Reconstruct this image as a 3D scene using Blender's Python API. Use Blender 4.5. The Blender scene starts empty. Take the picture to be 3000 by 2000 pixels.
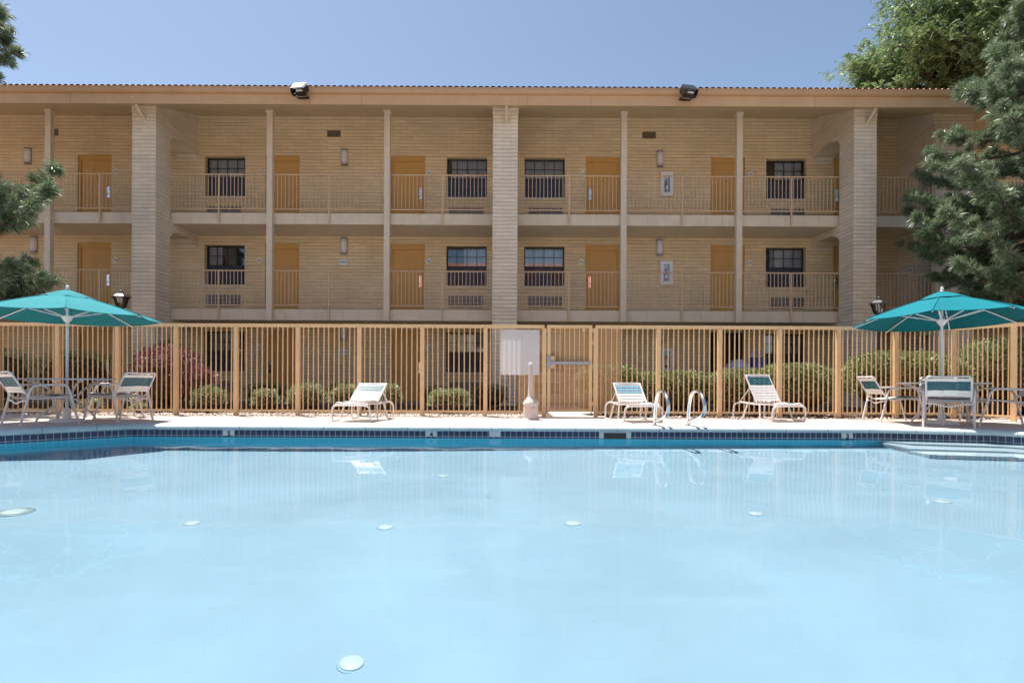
import bpy, bmesh, math, random
import numpy as np
from mathutils import Vector, Matrix
from mathutils.geometry import tessellate_polygon

# ------------------------------------------------------------------ camera, sky, sun, exposure
scene = bpy.context.scene
COL = scene.collection
EYE = 0.70
F_PX = 1700.0                      # focal length in pixels of the 3000 px wide photograph
VPX, VPY, ROLL = 1479.0, 1113.0, 0.0047
cam_data = bpy.data.cameras.new("camera")
cam = bpy.data.objects.new("camera", cam_data)
COL.objects.link(cam)
cam.location = (0, 0, EYE)
cam.rotation_euler = (math.radians(90), -ROLL, 0)
cam_data.sensor_width = 36
cam_data.lens = F_PX / 3000 * 36
cam_data.shift_x = (1500 - VPX) / 3000
cam_data.shift_y = (VPY - 1000) / 3000
cam_data.clip_start = 0.05
cam_data.clip_end = 2000
scene.camera = cam

SUN_TRAVEL = Vector((0.27, -0.25, -1.0)).normalized()
elev = math.asin(-SUN_TRAVEL.z)
azim = math.atan2(-SUN_TRAVEL.x, -SUN_TRAVEL.y)      # clockwise from +Y
world = bpy.data.worlds.new("World")
scene.world = world
world.use_nodes = True
wnt = world.node_tree
sky = wnt.nodes.new("ShaderNodeTexSky")
sky.sky_type = 'NISHITA'
sky.sun_disc = False
sky.sun_elevation = elev
sky.sun_rotation = azim
sky.altitude = 1600
sky.air_density = 1.0
sky.dust_density = 3.0
sky.ozone_density = 0.6
wnt.nodes["Background"].inputs["Strength"].default_value = 0.079
tint = wnt.nodes.new("ShaderNodeMix"); tint.data_type = 'RGBA'; tint.blend_type = 'MULTIPLY'
tint.inputs[0].default_value = 1.0
tint.inputs[7].default_value = (0.975, 0.95, 0.88, 1)      # pale, slightly dusty desert noon
wnt.links.new(sky.outputs[0], tint.inputs[6])
wnt.links.new(tint.outputs[2], wnt.nodes["Background"].inputs["Color"])

sun_data = bpy.data.lights.new("sun", 'SUN')
sun_data.energy = 4.0
sun_data.angle = math.radians(0.5)
sun_data.color = (1.0, 0.95, 0.88)
sun = bpy.data.objects.new("sun", sun_data)
COL.objects.link(sun)
sun.rotation_euler = SUN_TRAVEL.to_track_quat('-Z', 'Y').to_euler()
sun.location = (-10, 30, 40)

scene.view_settings.view_transform = 'Standard'
scene.view_settings.look = 'None'
scene.view_settings.exposure = 1.31
scene.view_settings.gamma = 1.0
scene.render.engine = 'CYCLES'
scene.cycles.use_denoising = True
scene.cycles.max_bounces = 10
scene.cycles.diffuse_bounces = 4
scene.cycles.glossy_bounces = 4
scene.cycles.transmission_bounces = 6
scene.cycles.transparent_max_bounces = 16
scene.cycles.sample_clamp_indirect = 6.0
scene.cycles.caustics_reflective = False
scene.cycles.caustics_refractive = True
random.seed(7)
RNG = np.random.default_rng(7)

# ------------------------------------------------------------------ helpers
def at(px, py, d):
    """world point at depth d seen at photograph pixel (px, py)"""
    u, v = px - VPX, VPY - py
    c, s = math.cos(ROLL), math.sin(ROLL)
    return Vector(((u * c - v * s) * d / F_PX, d, EYE + (u * s + v * c) * d / F_PX))

def wx(px, d):
    return (px - VPX) * d / F_PX

def tag(o, label=None, cat=None, group=None, kind=None):
    if label: o['label'] = label
    if cat: o['category'] = cat
    if group: o['group'] = group
    if kind: o['kind'] = kind
    return o

def thing(name, label, cat, loc=(0, 0, 0), rz=0.0, group=None):
    o = bpy.data.objects.new(name, None)
    o.empty_display_size = 0.2
    COL.objects.link(o)
    o.location = loc
    o.rotation_euler = (0, 0, rz)
    return tag(o, label, cat, group)

def copy_tree(o, parent=None):
    kids = list(o.children)
    c = o.copy()
    COL.objects.link(c)
    if parent is not None:
        c.parent = parent
    for k in kids:
        copy_tree(k, c)
    return c

class MB:
    """collects polygons, then builds ONE mesh object"""
    def __init__(self):
        self.v, self.f, self.uv, self.n = [], [], None, 0
    def add(self, verts, faces):
        b = self.n
        self.v.extend([tuple(p) for p in verts])
        self.f.extend([tuple(i + b for i in f) for f in faces])
        self.n += len(verts)
        return self
    def box(self, x0, x1, y0, y1, z0, z1):
        v = [(x, y, z) for z in (z0, z1) for y in (y0, y1) for x in (x0, x1)]
        f = [(0, 2, 3, 1), (4, 5, 7, 6), (0, 1, 5, 4), (2, 6, 7, 3), (0, 4, 6, 2), (1, 3, 7, 5)]
        return self.add(v, f)
    def cbox(self, c, size, rz=0.0, m=None):
        sx, sy, sz = [s / 2 for s in size]
        v = [Vector((x, y, z)) for z in (-sz, sz) for y in (-sy, sy) for x in (-sx, sx)]
        if m is None: m = Matrix.Rotation(rz, 3, 'Z')
        v = [m @ p + Vector(c) for p in v]
        f = [(0, 2, 3, 1), (4, 5, 7, 6), (0, 1, 5, 4), (2, 6, 7, 3), (0, 4, 6, 2), (1, 3, 7, 5)]
        return self.add(v, f)
    def tube(self, pts, r, n=8, caps=True, radii=None):
        P = [Vector(p) for p in pts]
        rings = []
        t0 = (P[1] - P[0]).normalized()
        up = Vector((0, 0, 1)) if abs(t0.z) < 0.9 else Vector((1, 0, 0))
        nrm = t0.cross(up).normalized()
        for i, p in enumerate(P):
            if i == 0: t = t0
            elif i == len(P) - 1: t = (P[i] - P[i - 1]).normalized()
            else:
                t = (P[i + 1] - P[i]).normalized() + (P[i] - P[i - 1]).normalized()
                t = t.normalized() if t.length > 1e-6 else (P[i + 1] - P[i]).normalized()
            nrm = (nrm - t * nrm.dot(t))
            nrm = nrm.normalized() if nrm.length > 1e-6 else t.orthogonal().normalized()
            b = t.cross(nrm)
            rr = radii[i] if radii else r
            rings.append([p + (nrm * math.cos(2 * math.pi * k / n) + b * math.sin(2 * math.pi * k / n)) * rr for k in range(n)])
        v = [q for ring in rings for q in ring]
        f = []
        for i in range(len(P) - 1):
            for k in range(n):
                a, c = i * n + k, i * n + (k + 1) % n
                f.append((a, c, c + n, a + n))
        if caps:
            f.append(tuple(reversed(range(n))))
            f.append(tuple(range((len(P) - 1) * n, len(P) * n)))
        return self.add(v, f)
    def lathe(self, prof, c=(0, 0, 0), n=16, phase=0.0):
        v, f = [], []
        for r, z in prof:
            for k in range(n):
                a = 2 * math.pi * k / n + phase
                v.append((c[0] + r * math.cos(a), c[1] + r * math.sin(a), c[2] + z))
        for i in range(len(prof) - 1):
            for k in range(n):
                a, b = i * n + k, i * n + (k + 1) % n
                f.append((a, b, b + n, a + n))
        if prof[0][0] > 1e-4: f.append(tuple(reversed(range(n))))
        if prof[-1][0] > 1e-4: f.append(tuple(range((len(prof) - 1) * n, len(prof) * n)))
        return self.add(v, f)
    def prism(self, outline, y0, y1):
        """outline in (x, z), extruded along y"""
        n = len(outline)
        v = [(x, y0, z) for x, z in outline] + [(x, y1, z) for x, z in outline]
        f = [tuple(range(n)), tuple(reversed(range(n, 2 * n)))]
        f += [(i, i + n, (i + 1) % n + n, (i + 1) % n) for i in range(n)]
        return self.add(v, f)
    def build(self, name, mat, parent=None, smooth=False, angle=None, uvs=None):
        me = bpy.data.meshes.new(name)
        off = Vector((0, 0, 0))
        me.from_pydata(self.v, [], self.f)
        me.update()
        if uvs is not None:
            lay = me.uv_layers.new(name="UVMap")
            for poly in me.polygons:
                for li, vi in zip(poly.loop_indices, poly.vertices):
                    lay.data[li].uv = uvs[vi]
        return link_mesh(name, me, mat, parent, smooth, angle)

def link_mesh(name, me, mat, parent=None, smooth=False, angle=None):
    if mat is not None:
        me.materials.append(mat)
    if smooth:
        me.polygons.foreach_set("use_smooth", [True] * len(me.polygons))
        if angle:
            me.update()
            try: me.set_sharp_from_angle(angle=math.radians(angle))
            except Exception: pass
    o = bpy.data.objects.new(name, me)
    COL.objects.link(o)
    if parent is not None:
        o.parent = parent
    return o

def np_mesh(name, verts, k, mat, parent=None, smooth=False):
    """verts: (n*k, 3) array, every k consecutive ones a face"""
    verts = np.asarray(verts, dtype=np.float32).reshape(-1, 3)
    nf = len(verts) // k
    me = bpy.data.meshes.new(name)
    me.vertices.add(len(verts))
    me.vertices.foreach_set("co", verts.ravel())
    me.loops.add(len(verts))
    me.loops.foreach_set("vertex_index", np.arange(len(verts), dtype=np.int32))
    me.polygons.add(nf)
    me.polygons.foreach_set("loop_start", np.arange(0, nf * k, k, dtype=np.int32))
    me.polygons.foreach_set("loop_total", np.full(nf, k, dtype=np.int32))
    me.update(calc_edges=True)
    me.validate()
    return link_mesh(name, me, mat, parent, smooth)

def rounded(pts, r, seg=5):
    """polyline with its inner corners rounded"""
    P = [Vector(p) for p in pts]
    out = [P[0]]
    for i in range(1, len(P) - 1):
        a, b = P[i - 1] - P[i], P[i + 1] - P[i]
        d = min(r, a.length * 0.48, b.length * 0.48)
        p0, p2 = P[i] + a.normalized() * d, P[i] + b.normalized() * d
        for k in range(seg + 1):
            t = k / seg
            out.append(p0 * (1 - t) ** 2 + P[i] * 2 * t * (1 - t) + p2 * t * t)
    out.append(P[-1])
    return out

def text_obj(s, size, mat, parent, loc, rot, name="lettering", extrude=0.002, bold=0.0):
    cu = bpy.data.curves.new(name, 'FONT')
    cu.body = s
    cu.size = size
    cu.align_x = 'CENTER'
    cu.align_y = 'CENTER'
    cu.extrude = extrude
    cu.offset = bold
    tmp = bpy.data.objects.new("tmp_text", cu)
    COL.objects.link(tmp)
    dg = bpy.context.evaluated_depsgraph_get()
    me = bpy.data.meshes.new_from_object(tmp.evaluated_get(dg))
    bpy.data.objects.remove(tmp)
    me.name = name
    me.materials.clear()
    o = link_mesh(name, me, mat, parent)
    o.location = loc
    o.rotation_euler = rot
    return o

# ------------------------------------------------------------------ materials
def new_mat(name):
    m = bpy.data.materials.new(name)
    m.use_nodes = True
    return m, m.node_tree, m.node_tree.nodes["Principled BSDF"]

def N(nt, t, **kw):
    n = nt.nodes.new(t)
    for k, v in kw.items():
        if k in n.inputs: n.inputs[k].default_value = v
        else: setattr(n, k, v)
    return n

def plain(name, col, rough=0.6, metal=0.0, var=0.08, scale=6.0, bump=0.0, bscale=60.0, spec=0.5, streak=None):
    """painted or cast surface: colour with weak mottling, optional streaks of dirt and fine bump"""
    m, nt, b = new_mat(name)
    tc = N(nt, "ShaderNodeTexCoord")
    nz = N(nt, "ShaderNodeTexNoise", Scale=scale, Detail=5.0, Roughness=0.6)
    nt.links.new(tc.outputs["Object"], nz.inputs["Vector"])
    mp = N(nt, "ShaderNodeMapRange")
    mp.inputs["From Min"].default_value = 0.3
    mp.inputs["From Max"].default_value = 0.7
    mp.inputs["To Min"].default_value = 1 - var
    mp.inputs["To Max"].default_value = 1 + var
    nt.links.new(nz.outputs["Fac"], mp.inputs["Value"])
    mul = N(nt, "ShaderNodeMix", data_type='RGBA', blend_type='MULTIPLY')
    mul.inputs[0].default_value = 1.0
    mul.inputs[6].default_value = (*col, 1)
    nt.links.new(mp.outputs[0], mul.inputs[7])
    out = mul.outputs[2]
    if streak:
        mapn = N(nt, "ShaderNodeMapping")
        mapn.inputs["Scale"].default_value = (9, 9, 0.9)
        nt.links.new(tc.outputs["Object"], mapn.inputs[0])
        n2 = N(nt, "ShaderNodeTexNoise", Scale=1.0, Detail=6.0, Roughness=0.7)
        nt.links.new(mapn.outputs[0], n2.inputs["Vector"])
        r = N(nt, "ShaderNodeMapRange")
        r.inputs["From Min"].default_value = 0.58
        r.inputs["From Max"].default_value = 0.78
        r.inputs["To Max"].default_value = streak[3]
        nt.links.new(n2.outputs["Fac"], r.inputs["Value"])
        mx = N(nt, "ShaderNodeMix", data_type='RGBA')
        nt.links.new(r.outputs[0], mx.inputs[0])
        nt.links.new(out, mx.inputs[6])
        mx.inputs[7].default_value = (*streak[:3], 1)
        out = mx.outputs[2]
    nt.links.new(out, b.inputs["Base Color"])
    b.inputs["Roughness"].default_value = rough
    b.inputs["Metallic"].default_value = metal
    b.inputs["Specular IOR Level"].default_value = spec
    if bump:
        n3 = N(nt, "ShaderNodeTexNoise", Scale=bscale, Detail=4.0)
        nt.links.new(tc.outputs["Object"], n3.inputs["Vector"])
        bp = N(nt, "ShaderNodeBump", Strength=bump, Distance=0.01)
        nt.links.new(n3.outputs["Fac"], bp.inputs["Height"])
        nt.links.new(bp.outputs[0], b.inputs["Normal"])
    return m

def block_mat(name, col, joint_shade):
    """painted slump block: 0.4 x 0.1 m courses with uneven edges and shade painted along the joints"""
    m, nt, b = new_mat(name)
    tc = N(nt, "ShaderNodeTexCoord")
    sep = N(nt, "ShaderNodeSeparateXYZ")
    nt.links.new(tc.outputs["Object"], sep.inputs[0])
    ad = N(nt, "ShaderNodeMath", operation='ADD')
    nt.links.new(sep.outputs[0], ad.inputs[0]); nt.links.new(sep.outputs[1], ad.inputs[1])
    wob = N(nt, "ShaderNodeTexNoise", Scale=2.6, Detail=3.0)
    nt.links.new(tc.outputs["Object"], wob.inputs["Vector"])
    wm = N(nt, "ShaderNodeMapRange")
    wm.inputs["To Min"].default_value = -0.014
    wm.inputs["To Max"].default_value = 0.014
    nt.links.new(wob.outputs["Fac"], wm.inputs["Value"])
    az = N(nt, "ShaderNodeMath", operation='ADD')
    nt.links.new(sep.outputs[2], az.inputs[0]); nt.links.new(wm.outputs[0], az.inputs[1])
    cmb = N(nt, "ShaderNodeCombineXYZ")
    nt.links.new(ad.outputs[0], cmb.inputs[0]); nt.links.new(az.outputs[0], cmb.inputs[1])
    br = N(nt, "ShaderNodeTexBrick", Scale=1.0)
    br.inputs["Brick Width"].default_value = 0.405
    br.inputs["Row Height"].default_value = 0.1015
    br.inputs["Mortar Size"].default_value = 0.0065
    br.inputs["Mortar Smooth"].default_value = 0.5
    br.inputs["Bias"].default_value = 0.0
    br.inputs["Color1"].default_value = (*[c * 1.05 for c in col], 1)
    br.inputs["Color2"].default_value = (*[c * 0.93 for c in col], 1)
    br.inputs["Mortar"].default_value = (*[c * 0.8 for c in col], 1)
    nt.links.new(cmb.outputs[0], br.inputs["Vector"])
    # shade at the bed joints, painted in: a second, horizontal-only line whose depth comes and goes along the wall
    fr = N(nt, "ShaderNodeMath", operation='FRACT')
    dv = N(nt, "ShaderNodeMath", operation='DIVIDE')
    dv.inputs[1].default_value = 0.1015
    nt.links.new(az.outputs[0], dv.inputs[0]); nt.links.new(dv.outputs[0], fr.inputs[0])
    pk = N(nt, "ShaderNodeMapRange")            # 1 where the course shade is darkest, 0 elsewhere
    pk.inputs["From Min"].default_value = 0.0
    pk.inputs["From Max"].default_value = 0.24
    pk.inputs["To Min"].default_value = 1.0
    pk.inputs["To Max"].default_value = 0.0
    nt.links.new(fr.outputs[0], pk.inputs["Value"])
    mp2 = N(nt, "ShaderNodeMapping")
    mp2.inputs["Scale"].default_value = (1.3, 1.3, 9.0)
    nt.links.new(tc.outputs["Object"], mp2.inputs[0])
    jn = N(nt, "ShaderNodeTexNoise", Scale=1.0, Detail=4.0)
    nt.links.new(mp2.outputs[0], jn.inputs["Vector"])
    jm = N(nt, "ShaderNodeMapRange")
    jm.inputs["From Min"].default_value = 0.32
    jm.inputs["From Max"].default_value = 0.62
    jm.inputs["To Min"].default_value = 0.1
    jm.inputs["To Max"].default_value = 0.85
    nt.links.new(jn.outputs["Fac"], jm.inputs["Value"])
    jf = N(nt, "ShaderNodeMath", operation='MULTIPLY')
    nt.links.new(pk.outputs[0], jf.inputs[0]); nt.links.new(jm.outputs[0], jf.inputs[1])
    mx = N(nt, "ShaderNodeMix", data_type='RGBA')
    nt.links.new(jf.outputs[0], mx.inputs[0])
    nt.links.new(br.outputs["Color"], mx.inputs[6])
    mx.inputs[7].default_value = (*joint_shade, 1)
    big = N(nt, "ShaderNodeTexNoise", Scale=0.9, Detail=5.0)
    nt.links.new(tc.outputs["Object"], big.inputs["Vector"])
    bm = N(nt, "ShaderNodeMapRange")
    bm.inputs["From Min"].default_value = 0.3; bm.inputs["From Max"].default_value = 0.7
    bm.inputs["To Min"].default_value = 0.9; bm.inputs["To Max"].default_value = 1.06
    nt.links.new(big.outputs["Fac"], bm.inputs["Value"])
    mul = N(nt, "ShaderNodeMix", data_type='RGBA', blend_type='MULTIPLY')
    mul.inputs[0].default_value = 1.0
    nt.links.new(mx.outputs[2], mul.inputs[6]); nt.links.new(bm.outputs[0], mul.inputs[7])
    nt.links.new(mul.outputs[2], b.inputs["Base Color"])
    b.inputs["Roughness"].default_value = 0.75
    b.inputs["Specular IOR Level"].default_value = 0.25
    fine = N(nt, "ShaderNodeTexNoise", Scale=28.0, Detail=5.0)
    nt.links.new(tc.outputs["Object"], fine.inputs["Vector"])
    h1 = N(nt, "ShaderNodeMath", operation='MULTIPLY_ADD')
    h1.inputs[1].default_value = -1.6
    nt.links.new(jf.outputs[0], h1.inputs[0]); nt.links.new(fine.outputs["Fac"], h1.inputs[2])
    h2 = N(nt, "ShaderNodeMath", operation='MULTIPLY_ADD')
    h2.inputs[1].default_value = -0.8
    nt.links.new(br.outputs["Fac"], h2.inputs[0]); nt.links.new(h1.outputs[0], h2.inputs[2])
    bp = N(nt, "ShaderNodeBump", Strength=0.7, Distance=0.012)
    nt.links.new(h2.outputs[0], bp.inputs["Height"])
    nt.links.new(bp.outputs[0], b.inputs["Normal"])
    return m

def leaf_mat(name, cols, trans=0.3, rough=0.45, scale=3.0, spec=0.5):
    """foliage: colour varies leaf by leaf (per island) and in larger patches; part of the light shines through"""
    m, nt, b = new_mat(name)
    geo = N(nt, "ShaderNodeNewGeometry")
    ramp = N(nt, "ShaderNodeValToRGB")
    el = ramp.color_ramp.elements
    el[0].color = (*cols[0], 1); el[1].color = (*cols[-1], 1)
    for i, c in enumerate(cols[1:-1]):
        e = el.new((i + 1) / (len(cols) - 1)); e.color = (*c, 1)
    tc = N(nt, "ShaderNodeTexCoord")
    nz = N(nt, "ShaderNodeTexNoise", Scale=scale, Detail=2.0)
    nt.links.new(tc.outputs["Object"], nz.inputs["Vector"])
    mxv = N(nt, "ShaderNodeMath", operation='MULTIPLY_ADD')
    mxv.inputs[1].default_value = 0.55
    nt.links.new(geo.outputs["Random Per Island"], mxv.inputs[0])
    sc = N(nt, "ShaderNodeMath", operation='MULTIPLY_ADD')
    sc.inputs[1].default_value = 0.9; sc.inputs[2].default_value = -0.22
    nt.links.new(nz.outputs["Fac"], sc.inputs[0])
    nt.links.new(sc.outputs[0], mxv.inputs[2])
    nt.links.new(mxv.outputs[0], ramp.inputs[0])
    nt.links.new(ramp.outputs[0], b.inputs["Base Color"])
    b.inputs["Roughness"].default_value = rough
    b.inputs["Specular IOR Level"].default_value = spec
    if trans > 0:
        tr = N(nt, "ShaderNodeBsdfTranslucent")
        nt.links.new(ramp.outputs[0], tr.inputs["Color"])
        ms = N(nt, "ShaderNodeMixShader")
        ms.inputs[0].default_value = trans
        nt.links.new(b.outputs[0], ms.inputs[1]); nt.links.new(tr.outputs[0], ms.inputs[2])
        nt.links.new(ms.outputs[0], nt.nodes["Material Output"].inputs["Surface"])
    return m

def cloth_mat(name, col, trans=0.25):
    m, nt, b = new_mat(name)
    tc = N(nt, "ShaderNodeTexCoord")
    nz = N(nt, "ShaderNodeTexNoise", Scale=2.2, Detail=6.0, Roughness=0.65)
    nt.links.new(tc.outputs["Object"], nz.inputs["Vector"])
    mp = N(nt, "ShaderNodeMapRange")
    mp.inputs["From Min"].default_value = 0.3; mp.inputs["From Max"].default_value = 0.75
    mp.inputs["To Min"].default_value = 0.92; mp.inputs["To Max"].default_value = 1.1
    nt.links.new(nz.outputs["Fac"], mp.inputs["Value"])
    mul = N(nt, "ShaderNodeMix", data_type='RGBA', blend_type='MULTIPLY')
    mul.inputs[0].default_value = 1.0; mul.inputs[6].default_value = (*col, 1)
    nt.links.new(mp.outputs[0], mul.inputs[7])
    nt.links.new(mul.outputs[2], b.inputs["Base Color"])
    b.inputs["Roughness"].default_value = 0.85
    b.inputs["Specular IOR Level"].default_value = 0.2
    wv = N(nt, "ShaderNodeTexNoise", Scale=9.0, Detail=3.0)
    nt.links.new(tc.outputs["Object"], wv.inputs["Vector"])
    bp = N(nt, "ShaderNodeBump", Strength=0.25, Distance=0.02)
    nt.links.new(wv.outputs["Fac"], bp.inputs["Height"]); nt.links.new(bp.outputs[0], b.inputs["Normal"])
    tr = N(nt, "ShaderNodeBsdfTranslucent")
    nt.links.new(mul.outputs[2], tr.inputs["Color"])
    ms = N(nt, "ShaderNodeMixShader"); ms.inputs[0].default_value = trans
    nt.links.new(b.outputs[0], ms.inputs[1]); nt.links.new(tr.outputs[0], ms.inputs[2])
    nt.links.new(ms.outputs[0], nt.nodes["Material Output"].inputs["Surface"])
    return m

def glass_mat(name, tint=(0.9, 0.95, 1.0), refl=0.11):
    """window glass: mostly see-through, a constant plus grazing mirror"""
    m, nt, b = new_mat(name)
    tr = N(nt, "ShaderNodeBsdfTransparent"); tr.inputs["Color"].default_value = (*tint, 1)
    gl = N(nt, "ShaderNodeBsdfGlossy", Roughness=0.01)
    fr = N(nt, "ShaderNodeFresnel", IOR=1.5)
    ad = N(nt, "ShaderNodeMath", operation='ADD'); ad.inputs[1].default_value = refl - 0.04
    nt.links.new(fr.outputs[0], ad.inputs[0])
    ms = N(nt, "ShaderNodeMixShader")
    nt.links.new(ad.outputs[0], ms.inputs[0]); nt.links.new(tr.outputs[0], ms.inputs[1]); nt.links.new(gl.outputs[0], ms.inputs[2])
    nt.links.new(ms.outputs[0], nt.nodes["Material Output"].inputs["Surface"])
    return m

def sheer_mat(name, col, opacity):
    """fine mesh seen as a partly see-through sheet (insect screen)"""
    m, nt, b = new_mat(name)
    tr = N(nt, "ShaderNodeBsdfTransparent")
    df = N(nt, "ShaderNodeBsdfDiffuse"); df.inputs["Color"].default_value = (*col, 1)
    ms = N(nt, "ShaderNodeMixShader"); ms.inputs[0].default_value = opacity
    nt.links.new(tr.outputs[0], ms.inputs[1]); nt.links.new(df.outputs[0], ms.inputs[2])
    nt.links.new(ms.outputs[0], nt.nodes["Material Output"].inputs["Surface"])
    return m

def perforated_mat(name, col):
    """sheet metal with round punched holes in a staggered grid (object x, z)"""
    m, nt, b = new_mat(name)
    tc = N(nt, "ShaderNodeTexCoord")
    vor = N(nt, "ShaderNodeTexVoronoi", Scale=70.0, Randomness=0.12)
    nt.links.new(tc.outputs["Object"], vor.inputs["Vector"])
    st = N(nt, "ShaderNodeMath", operation='LESS_THAN'); st.inputs[1].default_value = 0.40
    nt.links.new(vor.outputs["Distance"], st.inputs[0])
    tr = N(nt, "ShaderNodeBsdfTransparent")
    b.inputs["Base Color"].default_value = (*col, 1); b.inputs["Roughness"].default_value = 0.5
    ms = N(nt, "ShaderNodeMixShader")
    nt.links.new(st.outputs[0], ms.inputs[0]); nt.links.new(b.outputs[0], ms.inputs[1]); nt.links.new(tr.outputs[0], ms.inputs[2])
    nt.links.new(ms.outputs[0], nt.nodes["Material Output"].inputs["Surface"])
    return m

def tile_mat(name, col, grout, size, rough=0.12):
    """square glazed tiles laid by UV in metres"""
    m, nt, b = new_mat(name)
    uv = N(nt, "ShaderNodeUVMap")
    br = N(nt, "ShaderNodeTexBrick", Scale=1.0)
    br.offset = 0.0
    br.inputs["Brick Width"].default_value = size; br.inputs["Row Height"].default_value = size
    br.inputs["Mortar Size"].default_value = 0.0035; br.inputs["Mortar Smooth"].default_value = 0.1
    br.inputs["Bias"].default_value = 0.0
    br.inputs["Color1"].default_value = (*col, 1)
    br.inputs["Color2"].default_value = (*[c * 0.6 for c in col], 1)
    br.inputs["Mortar"].default_value = (*grout, 1)
    nt.links.new(uv.outputs[0], br.inputs["Vector"])
    nt.links.new(br.outputs["Color"], b.inputs["Base Color"])
    rm = N(nt, "ShaderNodeMapRange"); rm.inputs["To Min"].default_value = rough; rm.inputs["To Max"].default_value = 0.7
    nt.links.new(br.outputs["Fac"], rm.inputs["Value"]); nt.links.new(rm.outputs[0], b.inputs["Roughness"])
    bp = N(nt, "ShaderNodeBump", Strength=0.4, Distance=0.004, invert=True)
    nt.links.new(br.outputs["Fac"], bp.inputs["Height"]); nt.links.new(bp.outputs[0], b.inputs["Normal"])
    return m

CREAM = (0.79, 0.625, 0.41)
M = {}
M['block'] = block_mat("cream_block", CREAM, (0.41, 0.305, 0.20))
M['pillar_block'] = block_mat("skylit_pale_block", (0.80, 0.685, 0.55), (0.45, 0.37, 0.285))  # same paint as the wall; open-sky light put into the paler tone
M['cream'] = plain("cream_paint", (0.70, 0.59, 0.46), 0.7, var=0.06, scale=3, bump=0.1, streak=(0.30, 0.20, 0.12, 0.5))
M['soffit'] = plain("soffit_paint", (0.70, 0.55, 0.36), 0.8, var=0.06, scale=2)
M['fascia'] = plain("tan_fascia_paint", (0.60, 0.38, 0.21), 0.6, var=0.07, scale=2, bump=0.08, streak=(0.34, 0.2, 0.11, 0.3))
M['gutter'] = plain("tan_gutter_paint", (0.55, 0.335, 0.185), 0.5, var=0.06, scale=2)
M['tile_roof'] = plain("clay_roof_tile", (0.33, 0.17, 0.11), 0.8, var=0.25, scale=5)
M['door'] = plain("orange_door_paint", (0.60, 0.34, 0.105), 0.5, var=0.05, scale=3)
M['rail'] = plain("peach_rail_paint", (0.66, 0.46, 0.29), 0.55, var=0.08, scale=8, streak=(0.3, 0.13, 0.06, 0.35))
M['fence'] = plain("tan_fence_paint", (0.74, 0.485, 0.255), 0.5, var=0.07, scale=7, bump=0.05, streak=(0.42, 0.24, 0.1, 0.3))
M['perf'] = perforated_mat("perforated_tan_sheet", (0.60, 0.38, 0.19))
M['bronze'] = plain("dark_bronze_frame", (0.022, 0.02, 0.022), 0.4, var=0.1)
M['glass'] = glass_mat("window_glass")
M['screen'] = sheer_mat("insect_screen", (0.085, 0.10, 0.16), 0.5)
M['curtain'] = plain("curtain_cloth", (0.72, 0.70, 0.72), 0.9, var=0.06, scale=3)
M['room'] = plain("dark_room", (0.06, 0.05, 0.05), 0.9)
M['black'] = plain("black_enamel", (0.012, 0.012, 0.014), 0.35, var=0.1)
M['grille'] = plain("aluminium_louvre", (0.60, 0.57, 0.55), 0.45, metal=0.2)
M['vent'] = plain("bronze_vent", (0.25, 0.19, 0.12), 0.6)
M['lampglass'] = plain("frosted_lamp_shade", (0.72, 0.72, 0.76), 0.35, var=0.03)
M['lampmetal'] = plain("grey_lamp_metal", (0.33, 0.32, 0.33), 0.4, metal=0.5)
M['white'] = plain("white_enamel", (0.80, 0.79, 0.78), 0.35, var=0.03)
M['steel'] = plain("brushed_steel", (0.62, 0.62, 0.64), 0.28, metal=1.0, var=0.06)
M['stainless'] = plain("polished_stainless", (0.74, 0.73, 0.73), 0.12, metal=1.0, var=0.03)
M['red'] = plain("red_enamel", (0.45, 0.03, 0.02), 0.35)
M['ink'] = plain("black_ink", (0.015, 0.015, 0.02), 0.6)
M['signwhite'] = plain("sign_white", (0.78, 0.76, 0.78), 0.5, var=0.03)
M['strapw'] = plain("white_vinyl_strap", (0.74, 0.70, 0.67), 0.4, var=0.04, scale=10)
M['strapt'] = plain("teal_vinyl_strap", (0.012, 0.09, 0.12), 0.55, var=0.1, scale=10)
M['frame'] = plain("cream_tube_paint", (0.66, 0.60, 0.58), 0.32, var=0.05, scale=10)
M['canopy'] = cloth_mat("teal_canvas", (0.001, 0.15, 0.187), 0.0)
M['canopy2'] = cloth_mat("paler_teal_canvas", (0.018, 0.20, 0.23), 0.0)  # slightly paler teal than the other canopy
M['tabletop'] = plain("table_top", (0.55, 0.55, 0.58), 0.3, var=0.05)
M['plastic'] = plain("beige_plastic", (0.56, 0.47, 0.43), 0.5, var=0.05, bump=0.05)
M['pole'] = plain("umbrella_pole", (0.72, 0.73, 0.75), 0.3, var=0.03)
M['bark'] = plain("dark_bark", (0.075, 0.05, 0.035), 0.9, var=0.35, scale=9, bump=0.8, bscale=25)
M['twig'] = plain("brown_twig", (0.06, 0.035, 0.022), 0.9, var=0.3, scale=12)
M['pine'] = leaf_mat("pine_needles", [(0.06, 0.105, 0.05), (0.13, 0.20, 0.10), (0.25, 0.31, 0.19), (0.50, 0.49, 0.42)], 0.3, 0.4, 1.6, 0.6)
M['shrub'] = leaf_mat("green_shrub_leaf", [(0.06, 0.11, 0.03), (0.17, 0.24, 0.10), (0.34, 0.40, 0.21), (0.58, 0.60, 0.40)], 0.1, 0.5, 4.0, 0.4)
M['hedge'] = leaf_mat("hedge_leaf", [(0.045, 0.075, 0.025), (0.14, 0.20, 0.075), (0.29, 0.34, 0.15), (0.60, 0.60, 0.37)], 0.06, 0.5, 3.0, 0.4)
M['purple'] = leaf_mat("purple_plum_leaf", [(0.035, 0.008, 0.014), (0.11, 0.022, 0.04), (0.24, 0.07, 0.10), (0.50, 0.28, 0.31)], 0.2, 0.45, 4.0, 0.5)
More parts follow.
